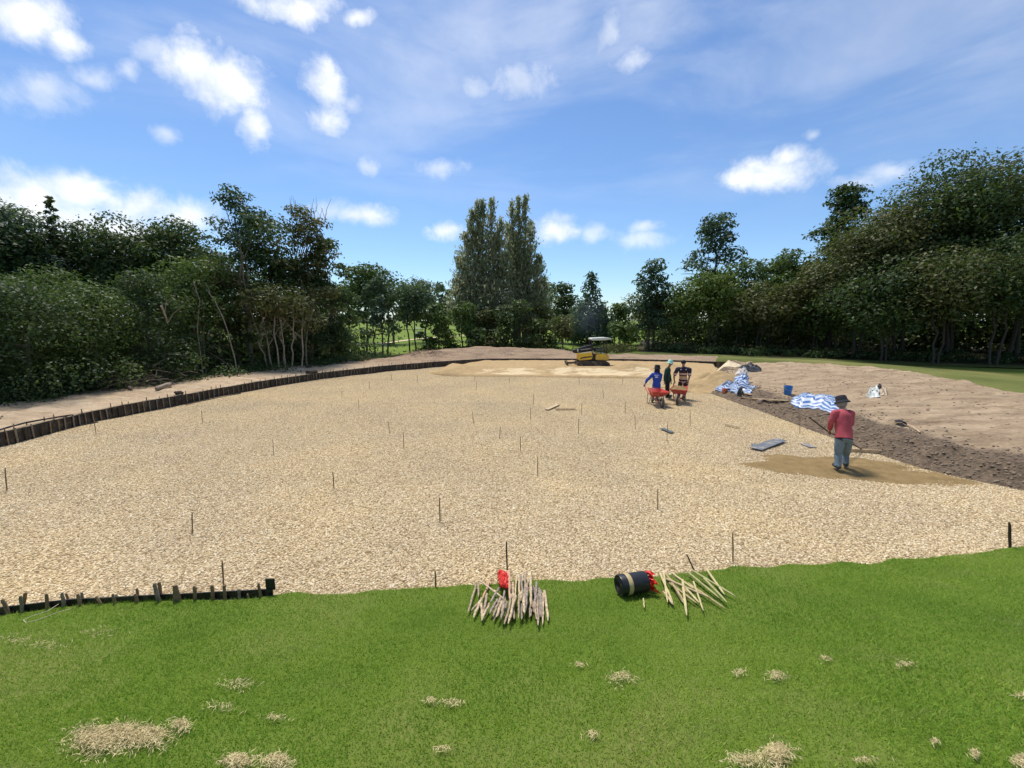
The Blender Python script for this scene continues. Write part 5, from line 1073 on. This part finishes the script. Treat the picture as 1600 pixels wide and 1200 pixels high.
def person(label, P, face, shirt, trousers, shoe, hem=.12, sleeve=1.0, hairm=None, fat=1.0, skirt_r=1.0, group='workers on the field'):
    """P: world joints. face: unit vector the face looks along."""
    base = Vector(((P['ankL'].x + P['ankR'].x) / 2, (P['ankL'].y + P['ankR'].y) / 2, 0)); base.z = min(P['ankL'].z, P['ankR'].z) - .07
    root = thing('person', label, 'person', base, group); f = fat
    J = {'pel': (P['pel'], .095 * f), 'sp': (P['pel'].lerp(P['neck'], .5), .095 * f), 'ch': (P['pel'].lerp(P['neck'], .82), .095 * f), 'nk': (P['neck'], .055), 'jaw': (P['head'] - Vector((0, 0, .055)) + face * .018, .062), 'sk': (P['head'] + Vector((0, 0, .03)), .092), 'tp': (P['head'] + Vector((0, 0, .095)) - face * .012, .062)}
    E = [('pel', 'sp'), ('sp', 'ch'), ('ch', 'nk'), ('nk', 'jaw'), ('jaw', 'sk'), ('sk', 'tp')]
    J['ns'] = (P['head'] + face * .098 - Vector((0, 0, .015)), .014); E.append(('sk', 'ns'))
    side = face.cross(Vector((0, 0, 1))).normalized()
    for s, k in ((1, 'e0'), (-1, 'e1')): J[k] = (P['head'] + side * s * .088 - face * .01, .016); E.append(('sk', k))
    for s in 'LR':
        J['sh' + s] = (P['sh' + s], .055 * f); J['el' + s] = (P['el' + s], .043); J['wr' + s] = (P['wr' + s], .029); J['hp' + s] = (P['hp' + s], .07 * f); J['kn' + s] = (P['kn' + s], .058); J['an' + s] = (P['ank' + s], .038); J['to' + s] = (P['toe' + s], .030)
        E += [('ch', 'sh' + s), ('sh' + s, 'el' + s), ('el' + s, 'wr' + s), ('pel', 'hp' + s), ('hp' + s, 'kn' + s), ('kn' + s, 'an' + s), ('an' + s, 'to' + s)]
        hand(J, E, P['wr' + s], 'wr' + s, P['wr' + s] - P['el' + s], side)
    skin('body', J, E, SKIN, root, 'pel', 2)
    # eyes
    mb = MB()
    for s in (1, -1):
        c = P['head'] + face * .088 + side * s * .033 + Vector((0, 0, .012)); mb.lathe([(.002, -.01), (.011, -.006), (.013, 0), (.011, .006), (.002, .01)], 8, Matrix.Translation(c))
    mb.build('eyes', simple('eye_dark', (.02, .015, .012), .3, .2, 5), root)
    # shirt and trousers: elliptical lofts with creases
    nk = P['neck']; sp = (nk - P['pel']); ax = sp.normalized(); sd = P['shR'] - P['shL']; ws = sd.length / 2; sd = (sd - ax * sd.dot(ax)).normalized(); fr = ax.cross(sd)
    def crease(v, k): return 1 + .11 * k * mnoise.noise(v * 8.0) + .10 * k * mnoise.noise(Vector((v.x * 6, v.y * 6, v.z * 19)))
    def loft(mb, rings, n=18, k=1.0):
        vs = []
        for c, s_, f_, a, b in rings:
            for q in range(n):
                an = 2 * math.pi * q / n; d_ = s_ * (a * math.cos(an)) + f_ * (b * math.sin(an)); vs.append(c + d_ * crease(c + d_, k))
        fs = [(i * n + q, i * n + (q + 1) % n, (i + 1) * n + (q + 1) % n, (i + 1) * n + q) for i in range(len(rings) - 1) for q in range(n)]
        fs += [tuple(range(n - 1, -1, -1)), tuple((len(rings) - 1) * n + q for q in range(n))]; mb.add(vs, fs)
    def tube_l(mb, pts, rad, n=12, k=1.0, sub_=4):
        P_ = []; R_ = []
        for i in range(len(pts) - 1):
            for q in range(sub_): P_.append(pts[i].lerp(pts[i + 1], q / sub_)); R_.append(rad[i] + (rad[i + 1] - rad[i]) * q / sub_)
        P_.append(pts[-1]); R_.append(rad[-1]); prev = None; rings = []
        for i, p_ in enumerate(P_):
            t_ = (P_[min(i + 1, len(P_) - 1)] - P_[max(i - 1, 0)]).normalized(); a_ = prev if prev is not None else (fr - t_ * fr.dot(t_)); a_ = (a_ - t_ * a_.dot(t_)).normalized(); prev = a_
            rings.append((p_, a_, t_.cross(a_), R_[i], R_[i]))
        loft(mb, rings, n, k)
    mb = MB(); prof = [(-hem / sp.length, .165, .125), (-hem / sp.length * .5, .168, .128), (.0, .165, .126), (.12, .160, .122), (.25, .155, .118), (.38, .155, .118), (.5, .160, .122), (.62, .166, .126), (.74, .172, .126), (.83, .9 * ws + .02, .118), (.90, .86 * ws, .100), (.96, .58 * ws, .080), (1.0, .07, .068)]
    loft(mb, [(P['pel'] + sp * t_, sd, fr, a_ * f * (skirt_r if t_ <= 0 else 1), b_ * f) for t_, a_, b_ in prof], 22)
    for s in 'LR':
        a = P['sh' + s]; e = P['el' + s]; w = P['wr' + s]; inn = a.lerp(P['pel'] + sp * .86, .35)
        if sleeve > .6: tube_l(mb, [inn, a, a.lerp(e, .5), e, e.lerp(w, .9)], [.078 * f, .076 * f, .066, .058, .044])
        else: tube_l(mb, [inn, a, a.lerp(e, .85)], [.082 * f, .080 * f, .072])
    mb.build('shirt', shirt, root, angle=70)
    mb = MB(); top_ = P['pel'] + ax * .10; loft(mb, [(top_, sd, fr, .140 * f, .105 * f), (P['pel'] + ax * .03, sd, fr, .150 * f, .115 * f), (P['pel'] - ax * .05, sd, fr, .155 * f, .118 * f), (P['pel'] - ax * .10, sd, fr, .130 * f, .10 * f)], 18)
    for s in 'LR':
        h_ = P['hp' + s]; k_ = P['kn' + s]; a = P['ank' + s]; tube_l(mb, [h_ + Vector((0, 0, .04)), h_.lerp(k_, .4), k_, k_.lerp(a, .55), a - Vector((0, 0, .015))], [.096 * f, .088 * f, .072, .066, .064])
    mb.build('trousers', trousers, root, angle=70)
    for s in 'LR':
        d = P['toe' + s] - P['ank' + s]; d.z = 0; d.normalize(); a = P['ank' + s] - d * .05; mb = MB(); zg = P['ank' + s].z - .075
        pts = [Vector((a.x, a.y, zg + .05)) + d * t for t in (-.03, .0, .10, .19, .235)]; mb.tube(pts, [.030, .052, .050, .046, .020], 10, flat=1.0); mb.build('shoe', shoe, root)
    if hairm:
        mb = MB(); c = P['head'] + Vector((0, 0, .035)) - face * .012; M = Matrix.Translation(c); mb.lathe([(.097, -.035), (.104, .0), (.10, .04), (.08, .078), (.04, .098), (.003, .103)], 16, M); mb.build('hair', hairm, root)
    return root
def hat(root, head, mat, tilt=(0, 0), brim=.20, crown=.115, droop=.02, drape=None):
    M = Matrix.Translation(head + Vector((0, 0, .045))) @ Matrix.Rotation(tilt[0], 4, 'X') @ Matrix.Rotation(tilt[1], 4, 'Y'); mb = MB()
    mb.lathe([(brim, -droop), (brim * 1.01, -droop + .006), (crown * 1.04, .006), (crown, .03), (crown * .94, .10), (crown * .75, .125), (crown * .3, .132), (.002, .132)], 22, M)
    mb.lathe([(brim * .99, -droop - .004), (crown * .98, -.008), (crown * .9, .02)], 22, M); mb.build('hat', mat, root)
def D(px, py, Y): return at_depth(px, py, Y)
def grab(P, gl, gr):
    """close both hands on a pair of grips, elbows bent a little outward"""
    for s, g_, o in (('L', gl, -.05), ('R', gr, .05)):
        sh = P['sh' + s]; d_ = (g_ - sh); L_ = d_.length; P['wr' + s] = g_ - d_ * (.09 / L_) + Vector((0, 0, .02)); P['el' + s] = sh.lerp(g_, .5) + Vector((o, .05, -.02))
def people():
    g = lambda n, c, **k: simple(n, c, .85, k.pop('var', .3), k.pop('sc', 7), bmp=.25, **k)
    # worker in the red shirt, seen from behind
    fl = on_z(1310.5, 738.5); fr = on_z(1323, 734.5); Y = fl.y + .10
    P = dict(head=D(1315, 629.5, Y + .36), neck=D(1317, 640.5, Y + .24), shL=D(1304.5, 645, Y + .22), shR=D(1329.5, 646, Y + .20), elL=D(1298.5, 659, Y + .20), elR=D(1330, 662, Y + .30), wrL=D(1296.5, 671.5, Y + .34), wrR=D(1311, 680, Y + .50),
             pel=D(1318.5, 684, Y + .02), hpL=D(1312.5, 688, Y + .02), hpR=D(1324, 688, Y + .04), knL=D(1309.5, 711, Y + .04), knR=D(1321.5, 710.5, Y + .18))
    P['ankL'] = Vector((fl.x, fl.y + .05, .15)); P['ankR'] = Vector((fr.x, fr.y + .05, .15)); P['toeL'] = P['ankL'] + Vector((.03, .16, -.05)); P['toeR'] = P['ankR'] + Vector((.08, .14, -.05))
    face = Vector((-.25, .85, -.45)).normalized()
    ro = person('worker in red shirt, jeans and dark hat, raking sand, seen from behind', P, face, g('shirt_red', (.50, .085, .105)), g('jeans', (.19, .255, .30), var=.4), simple('shoe_dark', (.05, .07, .075), .7, .3, 8), hem=.02, fat=1.06)
    hat(ro, P['head'], g('hat_navy', (.022, .024, .032)), (-.40, -.10), .155, .112, .040)
    mb = MB(); c = P['head']; M = Matrix.Translation(c); mb.lathe([(.075, -.10), (.098, -.05), (.104, .0), (.10, .05)], 16, M); mb.build('hair', simple('hair_grey', (.33, .31, .29), .8, .4, 40), ro)
    mb = MB(); mb.lathe([(.075, -.03), (.082, -.01), (.070, .03)], 16, Matrix.Translation(P['neck'] + Vector((0, 0, -.005)))); mb.build('collar', g('collar_pale', (.55, .42, .36)), ro)
    mb = MB(); lo = P['pel']; mb.lathe([(.158, -.050), (.170, -.03), (.165, .03)], 20, Matrix.Translation(lo) @ Matrix.Diagonal((1, .80, 1, 1))); mb.build('undershirt_hem', g('undershirt', (.03, .03, .035)), ro)
    rk = thing('rake', 'long-handled wooden levelling rake held by the red-shirted worker', 'rake', on_z(1352, 705, 0)); e0 = D(1264, 652, Y + .22); e1 = on_z(1350, 704, .03)
    mb = MB(); hd = P['wrL'] + (P['wrL'] - P['elL']).normalized() * .10; mb.tube([e0, hd, e0.lerp(e1, .55) * .6 + hd.lerp(e1, .38) * .4, e1], .015, 8); mb.build('handle', WOOD_DARK, rk)
    a, b = on_z(1326, 703.5, .05), on_z(1378, 706, .05); d = (b - a).normalized(); mb = MB(); mb.box((a + b) / 2, ((b - a).length, .035, .09), Matrix((d, Vector((0, 0, 1)).cross(d), Vector((0, 0, 1)))).transposed()); mb.build('head_board', WOOD_PALE, rk, bevel=.005)
    # worker in blue with the empty barrow, seen from behind
    l1, yw, l2, yw2 = BAR
    f = Vector((math.cos(yw), math.sin(yw), 0)); s = Vector((-f.y, f.x, 0))          # barrow forward / left
    gL = l1 - f * .75 - s * .28 + Vector((0, 0, .665)); gR = l1 - f * .75 + s * .28 + Vector((0, 0, .665))
    a1 = on_z(1019.5, 627.5); Y = a1.y; a2 = Vector((a1.x + .20, Y + .12, 0))
    P = dict(head=D(1027, 576.5, Y + .1), neck=D(1026.5, 582, Y + .06), shL=D(1020.2, 585.2, Y + .08), shR=D(1032.6, 585.8, Y + .02), elL=D(1016.2, 594.5, Y + .08), elR=D(1036, 593.5, Y - .02), wrL=D(1014.2, 603, Y + .02), wrR=D(1036.8, 600.5, Y - .12), pel=D(1025.6, 603.5, Y), hpL=D(1023, 605, Y), hpR=D(1028.5, 605, Y), knL=D(1020.8, 616.5, Y + .02), knR=D(1028, 616, Y))
    grab(P, gL, gR); P['ankL'] = Vector((a1.x, Y, .075)); P['ankR'] = a2 + Vector((0, 0, .075)); P['toeL'] = P['ankL'] + Vector((-.06, -.13, -.045)); P['toeR'] = P['ankR'] + Vector((.08, -.12, -.045))
    blue = g('shirt_blue', (.030, .085, .42)); dark = g('hat_black', (.014, .014, .018))
    ro = person('worker in blue shirt and black hat holding the empty wheelbarrow', P, Vector((.45, .88, -.2)).normalized(), blue, g('trousers_grey', (.33, .31, .27)), simple('shoe_brown', (.07, .06, .05), .7, .3, 8), hem=.10, fat=1.0)
    hat(ro, P['head'], dark, (-.1, .05), .155, .112, .03)
    mb = MB(); mb.lathe([(.10, -.22), (.135, -.20), (.112, -.10), (.104, .0), (.10, .06)], 18, Matrix.Translation(P['head'] + Vector((0, 0, -.01)))); mb.build('neck_cloth', g('cloth_navy', (.012, .014, .05)), ro)
    wt = simple('print_white', (.75, .77, .8), .6, .1, 9); bk = D(1025.8, 586.3, Y - .13); mb = MB()
    for i in range(8): mb.box(bk + Vector((-.085 + i * .024, -.012, .0)), (.014, .012, .030 if i % 3 else .022))
    for i in range(5): mb.box(bk + Vector((-.045 + i * .023, -.018, -.075)), (.015, .012, .045 if i % 2 else .055))
    mb.build('back_print', wt, ro, smooth=False)
    # worker in dark green with mint hat
    a1 = on_z(1041, 621.5); Y = a1.y; a2 = Vector((a1.x + .16, Y + .2, 0))
    P = dict(head=D(1047, 568.5, Y), neck=D(1044.3, 573.8, Y), shL=D(1041.5, 577, Y - .12), shR=D(1043.5, 577, Y + .16), elL=D(1038.8, 588, Y - .16), elR=D(1046.5, 588, Y + .16), wrL=D(1038.5, 596.5, Y - .12), wrR=D(1048.3, 596, Y + .12), pel=D(1043, 594.5, Y), hpL=D(1042.6, 596.5, Y - .08), hpR=D(1043.6, 596.5, Y + .08), knL=D(1041.8, 609, Y - .08), knR=D(1043.4, 609, Y + .1))
    P['ankL'] = Vector((a1.x, Y - .08, .075)); P['ankR'] = a2 + Vector((0, 0, .075)); P['toeL'] = P['ankL'] + Vector((.15, 0, -.045)); P['toeR'] = P['ankR'] + Vector((.15, 0, -.045))
    ro = person('slim worker in dark green clothes and mint hat standing behind the wheelbarrows', P, Vector((.93, .1, -.3)).normalized(), g('shirt_green', (.018, .060, .042)), g('trousers_black', (.014, .020, .018)), simple('shoe_dark', (.05, .07, .075), .7, .3, 8), hem=.10, fat=.88)
    hat(ro, P['head'], g('hat_mint', (.40, .72, .60), var=.15), (.0, .28), .165, .110, .02)
    # worker in the striped shirt, facing the camera
    a1 = on_z(1069, 626); Y = on_z(1065, 621.3).y; a2 = on_z(1061, 620)
    f = Vector((math.cos(yw2), math.sin(yw2), 0)); s = Vector((-f.y, f.x, 0)); gr = l2 - f * .75 + s * .28 + Vector((0, 0, .665)); gl = l2 - f * .75 - s * .28 + Vector((0, 0, .665))
    P = dict(head=D(1068, 567.5, Y - .16), neck=D(1067.8, 573.2, Y - .10), shL=D(1058.6, 576.5, Y - .10), shR=D(1077.6, 577, Y - .10), elL=D(1056.4, 586.5, Y + .02), elR=D(1080.8, 586, Y + .04), wrL=D(1057.8, 594.2, Y - .10), wrR=D(1076.8, 594.2, Y - .14), pel=D(1067.2, 595.5, Y + .04), hpL=D(1063.5, 598, Y + .04), hpR=D(1070.5, 598, Y + .04), knL=D(1062, 609.5, Y - .02), knR=D(1071, 611, Y - .30))
    grab(P, gl, gr); P['ankL'] = Vector((a2.x, a2.y + .05, .075)); P['ankR'] = Vector((a1.x, a1.y + .12, .075)); P['toeL'] = P['ankL'] + Vector((-.02, -.15, -.045)); P['toeR'] = P['ankR'] + Vector((.02, -.15, -.045))
    m, nt, p, _ = new_mat('shirt_striped'); gm = nt.nodes.new('ShaderNodeNewGeometry'); sx = nt.nodes.new('ShaderNodeSeparateXYZ'); nt.links.new(gm.outputs['Position'], sx.inputs[0])
    ma = nd(nt, 'ShaderNodeMapRange'); nt.links.new(sx.outputs['Z'], ma.inputs[0]); ma.inputs[1].default_value = P['pel'].z - .06; ma.inputs[2].default_value = P['neck'].z
    navy = (.022, .017, .035); pink = (.62, .36, .27); tan = (.66, .47, .24); cr = ramp(nt, ma.outputs[0], [(.0, pink), (.10, navy), (.20, (.66, .40, .30)), (.31, tan), (.42, navy), (.50, (.66, .42, .32)), (.62, navy), (.78, navy), (1, navy)])
    cr.node.color_ramp.interpolation = 'CONSTANT'; nt.links.new(cr, p.inputs['Base Color']); p.inputs['Roughness'].default_value = .85
    ro = person('worker in navy and tan striped shirt pushing the sand-filled wheelbarrow', P, Vector((-.1, -.95, -.3)).normalized(), m, g('trousers_maroon', (.055, .022, .028)), simple('shoe_brown', (.07, .06, .05), .7, .3, 8), hem=.06, sleeve=.45, hairm=simple('hair_black', (.012, .010, .010), .7, .4, 30), fat=1.08)
    mb = MB(); bk = D(1068, 577.5, Y - .32)
    for sx_ in (-.10, .12): mb.box(bk + Vector((sx_, .02, .0)), (.045, .012, .035))
    mb.build('chest_badge', wt, ro, smooth=False)
people()

# ------------------------------------------------------------------ small tracked excavator on the sand
def excavator():
    b = D(922, 569.5, 28.2); S = 28.2 / F; c = Vector((b.x, 28.2, b.z)); 
    root = thing('excavator', 'small yellow tracked excavator with pale canopy working on the sand', 'excavator', c)
    YEL = simple('paint_yellow', (.85, .53, .04), .4, .25, 4, dirt=(.40, .28, .13)); PALE = simple('paint_cream', (.72, .62, .36), .45, .2, 4); DK = simple('machine_dark', (.018, .018, .020), .5, .4, 8); MUD = simple('track_mud', (.10, .075, .055), .9, .5, 9, dirt=(.28, .2, .13)); CAN = simple('canopy_pale', (.55, .58, .50), .6, .2, 5); GLS = simple('seat_grey', (.10, .11, .12), .6, .3, 6)
    Z = lambda zx, zy, dy=0: Vector(((860 + zx / 13.333 - 922) * S + c.x, c.y + dy, c.z - (510 + zy / 13.333 - 569.5) * S))
    def prism(name, pts, y0, y1, mat, par=None, bev=.02):
        n = len(pts); V = [Z(x, y, y0) for x, y in pts] + [Z(x, y, y1) for x, y in pts]; mb = MB()
        mb.add(V, [tuple(range(n)), tuple(range(2 * n - 1, n - 1, -1))] + [(i + n, (i + 1) % n + n, (i + 1) % n, i) for i in range(n)]); return mb.build(name, mat, par or root, bevel=bev)
    for y0 in (-.62, .38):
        tk = prism('track', [(520, 735), (600, 705), (1120, 705), (1195, 745), (1205, 790), (1160, 822), (960, 830), (560, 810), (505, 775)], y0, y0 + .26, MUD, bev=.03)
        for k, x in enumerate((560, 660, 760, 860, 970, 1070, 1160)):
            q = Z(x, 768 if k not in (4, 6) else 772, y0 - .012); mb = MB(); rr = (.10 if k in (0, 4, 6) else .06); mb.lathe([(rr * .3, -.02), (rr * .9, -.02), (rr, 0), (rr, .03)], 14, Matrix.Translation(q) @ Matrix.Rotation(R(-90), 4, 'X')); mb.build('roller', DK if k % 2 else MUD, tk)
        for k in range(16):
            t = k / 15; q = Z(530 + 650 * t, 826 if t < .9 else 815, y0 + .13); mb = MB(); mb.box(q, (.05, .27, .03)); mb.build('grouser', MUD, tk, smooth=False)
    prism('chassis', [(560, 690), (1160, 690), (1130, 740), (600, 740)], -.36, .36, DK)
    prism('dozer_blade', [(310, 735), (330, 715), (350, 720), (345, 785), (325, 790)], -.68, .68, MUD)
    for y0 in (-.3, .25): prism('blade_arm', [(345, 750), (600, 735), (600, 760), (345, 775)], y0, y0 + .06, MUD)
    hd = prism('engine_cover', [(555, 560), (640, 540), (830, 520), (845, 600), (835, 672), (700, 690), (560, 695)], -.52, .50, YEL, bev=.04)
    prism('cover_stripe', [(590, 640), (700, 615), (830, 605), (830, 625), (700, 640), (590, 662)], -.535, -.522, DK, hd, 0)
    prism('cover_top', [(575, 556), (640, 536), (825, 512), (835, 540), (640, 565)], -.50, .48, PALE, hd)
    prism('swing_base', [(840, 545), (905, 560), (910, 690), (840, 690)], -.45, .45, DK)  # dark block filling the gap between the two covers
    rb = prism('tank_cover', [(908, 590), (930, 565), (1110, 555), (1185, 590), (1185, 680), (1120, 695), (910, 685)], -.52, .50, YEL, bev=.04)
    prism('white_panel', [(1030, 545), (1095, 545), (1100, 580), (1035, 585)], -.45, .2, PALE, rb)
    prism('boom', [(560, 455), (740, 400), (860, 380), (890, 480), (830, 510), (570, 545)], -.22, .14, DK, bev=.03)
    prism('boom_cylinder', [(600, 470), (850, 440), (850, 460), (600, 492)], -.30, -.23, STEEL)
    prism('arm', [(455, 495), (565, 460), (575, 540), (540, 560), (460, 545)], -.16, .10, DK, bev=.02)
    prism('arm_pin', [(535, 470), (570, 462), (572, 520), (545, 528)], -.19, -.165, CAN, None, .01)
    prism('exhaust_box', [(735, 395), (770, 390), (775, 440), (740, 445)], -.1, .1, DK)
    prism('seat', [(930, 500), (1060, 500), (1075, 440), (1050, 440), (1035, 475), (930, 475)], -.25, .22, GLS)
    prism('console', [(905, 455), (1075, 460), (1085, 505), (905, 520)], .25, .42, DK)
    mb = MB(); mb.tube([Z(905, 470, -.2), Z(925, 380, -.2), Z(940, 365, -.2)], .018, 6); mb.build('lever', DK, root)
    for (x0, x1, yy, w) in ((820, 835, -.40, .05), (820, 835, .38, .05), (1090, 1145, -.40, .045), (1090, 1145, .38, .045)):
        mb = MB(); mb.tube([Z(x0, 275, yy), Z((x0 + x1) / 2, 380, yy), Z(x1, 560, yy)], w * .75, 7); mb.build('canopy_post', DK, root)
    prism('canopy', [(795, 255), (830, 240), (1100, 228), (1215, 240), (1225, 262), (1080, 280), (815, 285)], -.60, .58, CAN, bev=.02)
    # bluish exhaust drifting above
    q = D(918, 492, 29.2); m = bpy.data.materials.new('exhaust_smoke'); m.use_nodes = True; nt = m.node_tree; nt.nodes.clear(); out = nt.nodes.new('ShaderNodeOutputMaterial'); pv = nt.nodes.new('ShaderNodeVolumePrincipled')
    pv.inputs['Color'].default_value = (.50, .60, .72, 1); tc = nt.nodes.new('ShaderNodeTexCoord'); ns = noise_n(nt, tc.outputs['Object'], 1.6, 3, .6); ln = nd(nt, 'ShaderNodeVectorMath', operation='LENGTH'); mp = nd(nt, 'ShaderNodeMapping', Scale=(1 / 1.6, 1 / 1.1, 1 / 2.0)); nt.links.new(tc.outputs['Object'], mp.inputs[0]); nt.links.new(mp.outputs[0], ln.inputs[0])
    fo = nd(nt, 'ShaderNodeMapRange'); nt.links.new(ln.outputs['Value'], fo.inputs[0]); fo.interpolation_type = 'SMOOTHSTEP'; fo.inputs[1].default_value = 1; fo.inputs[2].default_value = .0; mu = nd(nt, 'ShaderNodeMath', operation='MULTIPLY'); nt.links.new(fo.outputs[0], mu.inputs[0]); nt.links.new(ns, mu.inputs[1]); mu2 = nd(nt, 'ShaderNodeMath', operation='MULTIPLY'); nt.links.new(mu.outputs[0], mu2.inputs[0]); mu2.inputs[1].default_value = .16
    nt.links.new(mu2.outputs[0], pv.inputs['Density']); nt.links.new(pv.outputs[0], out.inputs['Volume'])
    mb = MB(); mb.lathe([(.02, -2.0)] + [(1.6 * math.cos(a), 2.0 * math.sin(a)) for a in np.linspace(-1.4, 1.4, 12)] + [(.02, 2.0)], 20); o = mb.build('exhaust_smoke', m); o.location = q; tag(o, 'faint bluish exhaust smoke hanging above the excavator', 'smoke', kind='stuff')
excavator()

# ------------------------------------------------------------------ far path and cart beyond the trees
def far_side():
    pth = smooth_line(zline([(480, 541), (560, 538.5), (600, 536), (640, 530), (680, 526), (740, 523)], 0), 60, 4); nn = normals(pth); X = np.stack([pth[:, 0] - nn[:, 0] * .55, pth[:, 0] + nn[:, 0] * .55], 1); Y = np.stack([pth[:, 1] - nn[:, 1] * .55, pth[:, 1] + nn[:, 1] * .55], 1)
    Z = -.06 + .25 * fbm(X * .02, Y * .02, 3, 3) * sstep(48, 90, np.hypot(X, Y)) + .06
    tag(grid_obj('path', X, Y, Z, SAND_PALE), kind='structure')
    b = on_z(655, 529.5, -.02); c = Vector((b.x, b.y, .02)); root = thing('golf_cart', 'small cart with white roof parked on the pale path beyond the trees', 'cart', c); W = simple('cart_white', (.75, .75, .73), .4, .1, 4); K = simple('machine_dark', (.018, .018, .020), .5, .4, 8); mb = MB()
    mb.box(c + Vector((0, 0, 1.85)), (1.25, 1.7, .09)); mb.build('roof', W, root, bevel=.03)
    for x in (-.52, .52):
        for y in (-.72, .72): mb = MB(); mb.tube([c + Vector((x, y, .6)), c + Vector((x, y * .95, 1.84))], .03, 6); mb.build('post', K, root)
    mb = MB(); mb.hexa([c + Vector(v) for v in ((-.58, -1.15, .28), (.58, -1.15, .28), (.58, 1.15, .28), (-.58, 1.15, .28), (-.5, -.85, .75), (.5, -.85, .75), (.55, 1.05, .72), (-.55, 1.05, .72))]); mb.build('cart_body', K, root, bevel=.05)
    mb = MB(); mb.box(c + Vector((0, .25, .85)), (1.0, .5, .2)); mb.box(c + Vector((0, .52, 1.1)), (1.0, .1, .5)); mb.build('seat', W, root, bevel=.03)
    for x in (-.52, .52):
        for y in (-.8, .8): mb = MB(); mb.lathe([(.08, -.07), (.20, -.07), (.23, -.04), (.23, .04), (.20, .07), (.08, .07)], 16, Matrix.Translation(c + Vector((x, y, .23))) @ Matrix.Rotation(R(90), 4, 'Y')); mb.build('wheel', RUBBER, root)
far_side()

for o, ng in LATE:
    md = o.modifiers.new('scatter', 'NODES'); md.node_group = ng
